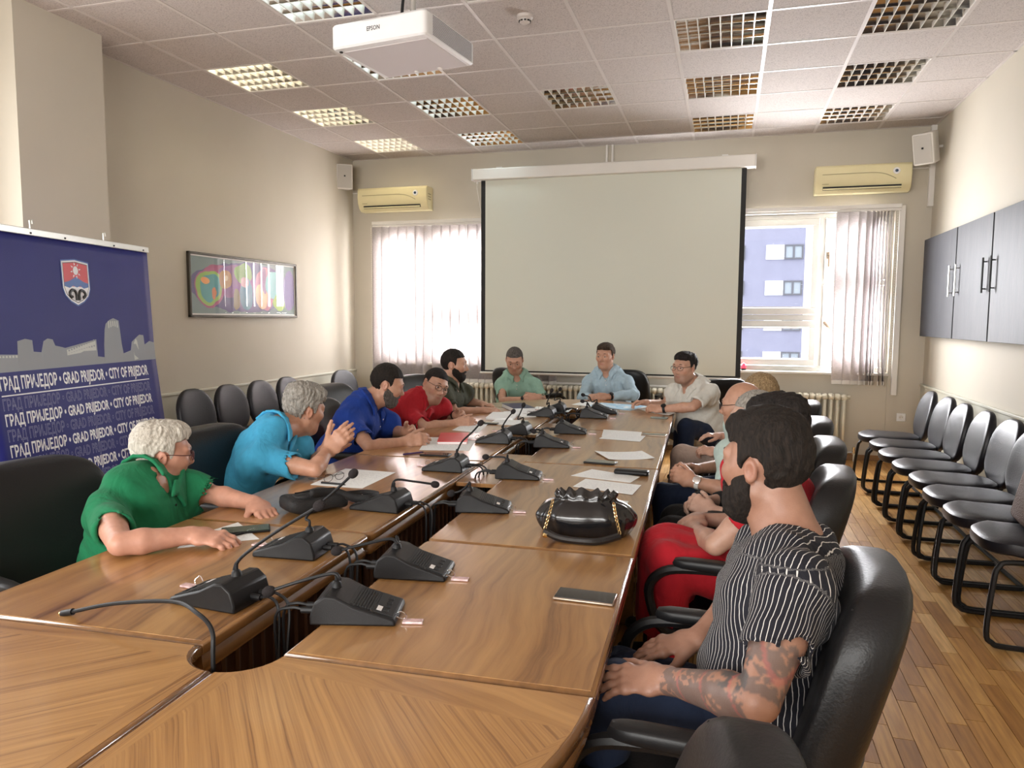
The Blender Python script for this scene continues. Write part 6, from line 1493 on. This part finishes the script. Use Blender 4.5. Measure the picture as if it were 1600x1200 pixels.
    if watch:
        nm, wm = watch
        for a_ in SL:
            if a_[0] != nm: continue
            _, S0, E, Wp, g, thn = a_; u2 = nrm(Wp-E); c = Wp-u2*.025; n_ = V3(arms[nm]['n']); n_ = nrm(n_-u2*(n_@u2)); t_ = np.cross(u2, n_); mb = MB(); n = 20
            Rr = .0300*thn
            for sgn, rr in ((0, Rr),):
                vs = []
                for k in range(n):
                    a = 2*PI*k/n; rad = n_*math.cos(a)*rr*.98+t_*math.sin(a)*rr
                    for w_, o_ in ((-.010, 0), (.010, 0), (.010, .003), (-.010, .003)): vs.append(inv @ Vector(c+u2*w_+rad*(1+o_/rr)))
                mb.add(vs, [(4*k+i, 4*((k+1) % n)+i, 4*((k+1) % n)+(i+1) % 4, 4*k+(i+1) % 4) for k in range(n) for i in range(4)])
            st = mb.build('watch_strap', wm, root); wz = (Matrix(((t_[0], u2[0], n_[0], 0), (t_[1], u2[1], n_[1], 0), (t_[2], u2[2], n_[2], 0), (0, 0, 0, 1))))
            MB().lathe([(.017, 0), (.0195, .002), (.0195, .007), (.016, .009)], 20, inv @ Matrix.Translation(Vector(c+n_*(Rr))) @ wz).build('watch_case', M['black'] if wm != M['whitep'] else M['chrome'], st)
    return root
def W3(u, v, y): p = aY(u, v, y); return (p.x, p.y, p.z)
# ------------------------------------------------------------------ who sits where
def seat_legs(pel, kneeL, kneeR, foot):
    return {'L': (kneeL, (kneeL[0]+foot[0], kneeL[1]+foot[1], .09)), 'R': (kneeR, (kneeR[0]+foot[0], kneeR[1]+foot[1], .09))}
def sym_legs(pel, face, L=.44, sp=.12, kz=.50, foot=.02):
    f = nrm((face[0], face[1], 0)); r = np.cross(f, [0, 0, 1]); p = V3(pel); out = {}
    for nm, q in (('R', 1), ('L', -1)):
        K = p+f*L+r*q*sp; K[2] = kz; A = K+f*foot; A[2] = .09; out[nm] = (K, A)
    return out
UPn, DN = (0, 0, 1), (0, 0, -1)
navy = cloth_mat('navy_denim', (.018, .028, .060)); blackc = cloth_mat('black_cloth', (.012, .012, .013)); beige = cloth_mat('beige_trousers', (.42, .32, .27)); dgrey = cloth_mat('dark_grey_trousers', (.04, .04, .045))
TT = TZ+.002
# 1 man in green
pel = (-2.05, 2.10, .54); face = (.93, .20, 0)
person('white-haired man in green polo and glasses, arms resting on near left table', pel=pel, neck=W3(222, 747, 2.13), head=W3(252, 708, 2.24), look=(.62, .80, -.12), up=(.12, 0, 1), face=(.93, .12, -.1), shoulders={'R': W3(166, 800, 1.95), 'L': W3(300, 762, 2.30)},
       arms={'R': dict(w=W3(300, 836, 1.87), e=W3(187, 850, 1.72), n=(0, -.25, 1), t=(.2, 1, .1), d=(.95, .25, -.12), curl=(.45, .5, .55, .6), thumb=.6, hs=1.05), 'L': dict(w=W3(398, 786, 2.30), e=W3(330, 772, 2.33), n=(0, 0, 1), t=(.3, -1, 0), d=(.85, -.45, -.22), curl=(.25, .25, .28, .3), spread=.3, thumb=.3, hs=1.05)},
       legs=sym_legs(pel, face), shirt='polo_shirt', shirt_m=cloth_mat('green_pique', (.012, .165, .070)), pants_m=dgrey, hair='white', hairstyle='side', glasses=mat('dark_red_metal', (.12, .03, .03), .3, .5), skin=(.52, .27, .19), h=.007, hf=.0034, hh=.0030, bulk=1.0, belly=.045, sleeve=.62, fat=.006, brow='grey', headw=1.04)
# 2 man in sky blue
pel = (-2.24, 2.86, .55); face = (.85, .5, 0)
person('grey-haired man in sky blue polo with raised clapping hands', pel=pel, neck=W3(432, 668, 2.98), head=W3(474, 639, 3.15), look=(.45, .86, -.18), up=(.18, .05, 1), face=(.80, .6, 0), shoulders={'R': W3(405, 715, 2.80), 'L': (-1.99, 3.14, .84)},
       arms={'R': dict(w=W3(512, 704, 2.98), e=W3(492, 734, 2.82), n=(.25, -1, .1), t=(-.5, 0, .6), d=(.62, .25, .68), curl=(.25, .3, .35, .4), spread=.08, thumb=.1, hs=1.05), 'L': dict(w=W3(506, 705, 3.12), e=W3(478, 735, 3.22), n=(-.2, 1, -.2), t=(-.5, 0, .6), d=(.85, .2, .45), curl=(.08, .08, .1, .12), spread=.06, thumb=.0, hs=1.05)},
       legs=sym_legs(pel, face), shirt='polo_shirt', shirt_m=cloth_mat('sky_blue_pique', (.055, .34, .56)), pants_m=dgrey, hair='grey', hairstyle='bush', skin=(.50, .27, .18), h=.008, hf=.004, bulk=.95, sleeve=.66, brow='grey')
# 3 man in dark blue
pel = (-2.22, 3.80, .55); face = (.9, .35, 0)
person('bearded man in dark blue polo, hands clasped beside the red notebook', pel=pel, neck=W3(572, 628, 3.93), head=W3(604, 600, 4.0), look=(.88, .50, -.34), up=(.3, .1, 1), face=(.92, .2, -.1), shoulders={'R': W3(545, 655, 3.74), 'L': W3(611, 658, 4.10)},
       arms={'R': dict(w=W3(633, 690, 3.76), e=W3(577, 699, 3.60), n=(.1, -.8, .5), t=(.2, .3, 1), d=(.9, .35, .15), curl=(.6, .6, .65, .7), thumb=.4, spread=.05, hs=1.05), 'L': dict(w=W3(634, 674, 3.95), e=W3(612, 674, 4.15), n=(.4, .8, .3), t=(-.1, -.2, 1), d=(.85, -.5, .1), curl=(.7, .7, .75, .8), thumb=.4, spread=.05, hs=1.05)},
       legs=sym_legs(pel, face), shirt='polo_shirt', shirt_m=cloth_mat('dark_blue_pique', (.012, .045, .27)), pants_m=navy, hair='dark', hairstyle='short', beard=('salt', .007), skin=(.50, .28, .19), h=.008, bulk=1.02, belly=.03, sleeve=.70, fat=.004)
# 4 man in red
pel = (-2.32, 4.50, .55); face = (.95, .2, 0)
person('man in red polo with thin glasses leaning in, hands clasped on paper', pel=pel, neck=W3(660, 624, 4.62), head=W3(679, 602, 4.66), look=(.78, -.58, -.20), up=(.05, .38, 1), face=(.93, -.1, -.2), shoulders={'R': W3(636, 650, 4.48), 'L': W3(692, 635, 4.82)},
       arms={'R': dict(w=W3(713, 661, 4.58), e=W3(665, 668, 4.42), n=(.1, -.8, .5), t=(.2, .3, 1), d=(.95, .25, .1), curl=(.6, .6, .65, .7), thumb=.5, hs=1.0), 'L': dict(w=W3(713, 649, 4.82), e=W3(695, 648, 5.0), n=(.4, .8, .3), t=(-.1, -.2, 1), d=(.85, -.5, .05), curl=(.7, .7, .75, .8), thumb=.5, hs=1.0)},
       legs=sym_legs(pel, face), shirt='polo_shirt', shirt_m=cloth_mat('red_pique', (.42, .018, .028)), pants_m=dgrey, hair='black', hairstyle='crop', glasses=M['black'], stub=.25, skin=(.52, .30, .21), h=.009, bulk=1.0, belly=.03, sleeve=.72, fat=.006, watch=('L', M['rubber']))
# 5 man in olive
pel = (-2.20, 5.30, .55); face = (.95, .1, 0)
person('dark-bearded man in olive polo seated beyond the man in red', pel=pel, neck=W3(703, 600, 5.33), head=W3(709, 570, 5.36), look=(.96, .26, -.06), face=(.98, -.02, 0), shoulders={'R': W3(695, 622, 5.15), 'L': W3(728, 612, 5.52)},
       arms={'R': dict(w=W3(757, 641, 5.28), e=W3(711, 645, 5.10), n=(0, -.3, 1), t=(.1, 1, .2), d=(.97, .1, .0), curl=(.5, .5, .55, .6), thumb=.5), 'L': dict(w=W3(752, 631, 5.55), e=W3(727, 626, 5.62), n=(0, 0, 1), t=(.2, -1, 0), d=(.95, -.3, -.05), curl=(.3, .35, .4, .45), thumb=.4)},
       legs=sym_legs(pel, face), shirt='polo_shirt', shirt_m=cloth_mat('olive_pique', (.065, .070, .048)), pants_m=navy, hair='dark', hairstyle='short', beard=('dark', .008), skin=(.50, .29, .20), h=.010, hf=.0048, hh=.0045, bulk=1.0, sleeve=.72)
# 6 man in mint
pel = (-1.98, 6.88, .55); face = (.35, -.93, 0)
person('man in mint green polo looking down, hands clasped, dark wrist watch', pel=pel, neck=W3(808, 586, 6.75), head=W3(804, 562, 6.68), look=(.18, -.85, -.45), face=(.30, -.95, -.1), shoulders={'R': W3(784, 603, 6.72), 'L': W3(836, 601, 6.72)},
       arms={'R': dict(w=W3(823, 624, 6.42), e=W3(785, 627, 6.52), n=(-.3, -.7, .5), t=(.1, .2, 1), d=(.95, -.2, .05), curl=(.6, .6, .65, .7), thumb=.5, hs=1.05), 'L': dict(w=W3(840, 622, 6.42), e=W3(849, 626, 6.66), n=(.5, -.5, .5), t=(0, .2, 1), d=(-.9, -.3, .1), curl=(.7, .7, .75, .8), thumb=.5, hs=1.05)},
       legs=sym_legs(pel, face), shirt='polo_shirt', shirt_m=cloth_mat('mint_pique', (.26, .42, .33)), pants_m=navy, hair='salt', hairstyle='crop', skin=(.52, .29, .20), h=.010, hf=.0048, hh=.0045, bulk=.96, sleeve=.72, watch=('R', M['rubber']), stub=.1)
# 7 man in light blue shirt
pel = (-1.04, 7.05, .55); face = (.05, -1, 0)
person('man in light blue long-sleeved shirt at the head of the table', pel=pel, neck=W3(948, 580, 6.93), head=W3(946, 556, 6.88), look=(-.22, -.96, -.08), face=(0, -1, 0), shoulders={'R': W3(921, 597, 6.90), 'L': W3(979, 597, 6.90)},
       arms={'R': dict(w=W3(925, 620, 6.50), e=W3(911, 622, 6.68), n=(-.2, -.5, .8), t=(0, .3, 1), d=(.7, -.5, .05), curl=(.6, .6, .65, .7), thumb=.5), 'L': dict(w=W3(950, 620, 6.48), e=W3(990, 617, 6.66), n=(.4, -.4, .8), t=(0, .2, 1), d=(-.9, -.3, .1), curl=(.6, .65, .7, .75), thumb=.5)},
       legs=sym_legs(pel, face), shirt='long_sleeved_shirt', shirt_m=cloth_mat('light_blue_cotton', (.36, .48, .56), wr=.8), pants_m=navy, hair='brown', hairstyle='side', skin=(.50, .28, .19), h=.010, hf=.0048, hh=.0045, bulk=.99, sleeve=1.85, vneck=.03, watch=('L', M['leather']))
# 8 man in white polo
pel = (-.14, 6.08, .55); face = (-.75, -.66, 0)
person('dark-haired man with glasses in white polo and dark jeans at right table corner', pel=pel, neck=W3(1080, 600, 5.97), head=W3(1070, 574, 5.90), look=(-.55, -.83, -.05), face=(-.68, -.74, 0), shoulders={'R': W3(1053, 612, 6.08), 'L': W3(1110, 612, 5.80)},
       arms={'R': dict(w=W3(1010, 629, 5.92), e=W3(1040, 633, 6.15), n=(-.3, .3, .8), t=(-.3, -.3, .8), d=(-.9, -.3, .0), curl=(.7, .75, .8, .8), thumb=.6), 'L': dict(w=W3(1033, 639, 5.66), e=W3(1082, 636, 5.62), n=(0, -.6, .7), t=(-.3, .3, .8), d=(-.98, .1, .05), curl=(.7, .75, .8, .85), thumb=.6)},
       legs={'R': ((-.32, 5.98, .55), (-.36, 5.90, .09)), 'L': (W3(1072, 668, 5.72), (-.28, 5.62, .09))}, shirt='polo_shirt', shirt_m=cloth_mat('white_pique', (.62, .61, .56)), pants_m=navy, hair='black', hairstyle='side', glasses=M['black'], skin=(.52, .30, .21), h=.0095, hf=.0046, hh=.0042, bulk=1.08, belly=.06, sleeve=.80, fat=.006, stub=.35, watch=('L', M['rubber']))
# 9 blonde woman
pel = (.30, 4.78, .55); face = (-1, 0, 0)
person('blonde woman in pale pink trousers half hidden behind the bald man', pel=pel, neck=(.20, 4.76, .96), head=W3(1187, 616, 4.75), look=(-.93, .36, -.05), face=(-1, 0, 0),
       arms={'R': dict(w=(-.02, 5.00, .70), n=(0, 0, 1), t=(-.2, -1, 0), d=(-.9, -.3, .1), pole=(.2, .6, -1)), 'L': dict(w=W3(1120, 707, 4.52), n=(0, -.5, .8), t=(-.3, .8, .5), d=(-.9, .1, .1), pole=(.3, -.5, -1), curl=(.7, .75, .8, .85), thumb=.6)},
       legs={'R': ((-.20, 4.92, .55), (-.30, 4.95, .09)), 'L': (W3(1066, 712, 4.60), (-.32, 4.62, .09))}, shirt='blouse', shirt_m=cloth_mat('beige_blouse', (.5, .42, .36)), pants_m=beige, hair='blonde', hairstyle='long', skin=(.52, .31, .23), h=.010, bulk=.92, sleeve=.4, female=True, collar=False, brow='brown')
# 10 bald man with glasses, pale shirt
pel = (.28, 3.96, .56); face = (-1, .02, 0)
person('bald man with dark glasses, pale green shirt, dark wrist watch, holding a pen', pel=pel, neck=W3(1168, 670, 3.92), head=W3(1160, 634, 3.90), look=(-.97, .22, -.06), face=(-1, .05, 0), shoulders={'L': W3(1138, 708, 3.74), 'R': (.06, 4.10, .91)},
       arms={'L': dict(w=W3(1083, 752, 3.55), e=W3(1140, 768, 3.50), n=(-.1, -.8, .5), t=(-.3, .5, .8), d=(-.85, .3, .25), curl=(.7, .75, .8, .85), thumb=.6, hs=1.05), 'R': dict(w=W3(1085, 733, 3.85), e=(.05, 4.13, .68), n=(-.3, .6, .6), t=(-.5, -.5, .6), d=(-.9, -.3, .1), curl=(.7, .75, .8, .85), thumb=.6)},
       legs={'R': ((-.20, 4.08, .54), (-.26, 4.1, .09)), 'L': (W3(1038, 775, 3.85), (-.28, 3.86, .09))}, shirt='short_sleeved_shirt', shirt_m=cloth_mat('pale_green_cotton', (.42, .52, .48), wr=.9), pants_m=navy, hair='salt', hairstyle='ring', glasses=M['black'], skin=(.44, .24, .16), h=.009, hf=.0042, bulk=1.05, sleeve=.85, brow='salt', watch=('L', M['whitep']), stub=.15)
# 11 grey-headed person in black
pel = (.26, 3.26, .56); face = (-1, .02, 0)
person('grey close-cropped man in black, hands folded in lap, mostly hidden', pel=pel, neck=(.16, 3.24, .98), head=W3(1181, 655, 3.20), look=(-.97, .22, -.1), face=(-1, .05, 0),
       arms={'L': dict(w=W3(1112, 800, 3.02), n=(-.1, -.8, .5), t=(-.3, .5, .8), d=(-.8, .4, .3), pole=(.4, -.6, -1), curl=(.7, .75, .8, .85), thumb=.6), 'R': dict(w=W3(1105, 785, 3.26), n=(-.3, .5, .7), t=(-.5, -.5, .6), d=(-.8, -.5, .1), pole=(.4, .6, -1), curl=(.7, .75, .8, .85), thumb=.6)},
       legs={'R': ((-.20, 3.38, .55), (-.26, 3.4, .09)), 'L': ((-.20, 3.14, .56), (-.26, 3.12, .09))}, shirt='jacket', shirt_m=blackc, pants_m=blackc, hair='grey', hairstyle='crop', skin=(.46, .29, .22), h=.010, bulk=1.0, sleeve=1.8, collar=False, brow='grey')
# 12 woman in red
pel = (.20, 2.62, .56); face = (-1, .05, 0)
rd = cloth_mat('red_dress_cloth', (.40, .012, .022))
person('dark-haired woman in red dress, elbow on the armrest, behind the striped man', pel=pel, neck=(.18, 2.60, .935), head=W3(1214, 677, 2.58), look=(-.93, .34, -.08), face=(-1, .1, 0), shoulders={'L': W3(1178, 803, 2.44), 'R': (.06, 2.78, .92)},
       arms={'L': dict(w=(-.09, 2.72, .70), e=W3(1118, 852, 2.42), n=(-.1, -.8, .5), t=(-.3, .5, .8), d=(-.1, 1, .2), curl=(.6, .6, .6, .6), thumb=.5, g=1.12), 'R': dict(w=(-.10, 2.86, .70), n=(-.3, .5, .7), t=(-.5, -.5, .6), d=(-.3, -.9, .1), pole=(.4, .6, -1), curl=(.6, .6, .6, .6), thumb=.5)},
       legs={'R': (W3(1030, 852, 2.72), (-.20, 2.74, .12)), 'L': (W3(1050, 880, 2.44), (-.16, 2.46, .28))}, shirt='dress_top', shirt_m=rd, pants_m=rd, hair='black', hairstyle='bush', skin=(.42, .25, .18), h=.0085, hf=.0045, bulk=1.02, sleeve=.42, female='dress', collar=False)
# 13 bearded man in stripes
pel = (.16, 1.62, .56); face = (-.92, .38, 0)
st = cloth_mat('striped_cotton', (.014, .014, .020), wr=.6, stripes=((.62, .60, .58), 92.0))
person('bearded man in black shirt with white pinstripes, tattooed forearm, back to the camera', pel=pel, neck=(.145, 1.69, .97), head=W3(1200, 726, 1.74), look=(-.80, .60, -.04), up=(0, .0, 1), face=(-.90, .42, 0), shoulders={'L': W3(1243, 912, 1.47), 'R': (.10, 1.81, .93)},
       arms={'L': dict(w=W3(1040, 1062, 1.50), e=W3(1185, 1096, 1.32), n=(-.1, -.35, 1), t=(-.1, 1, .2), d=(-.93, .05, -.14), curl=(.18, .2, .25, .3), spread=.35, thumb=.25, hs=1.02, g=1.08), 'R': dict(w=W3(1088, 1000, 1.78), e=(.05, 1.93, .74), n=(-.1, -.2, 1), t=(-.1, -1, .0), d=(-.9, -.15, -.22), curl=(.15, .18, .22, .26), spread=.35, thumb=.2, hs=1.02)},
       legs={'R': ((-.24, 1.86, .535), (-.34, 1.92, .09)), 'L': (W3(965, 1085, 1.56), (-.34, 1.62, .09))}, shirt='striped_shirt', shirt_m=st, pants_m=navy, hair='dark', hairstyle='quiff', beard=('dark', .014), skin=(.32, .17, .115), h=.006, hf=.003, hh=.0028, bulk=1.02, belly=.03, sleeve=.66, collar=False, stripes=True, tattoo=True)
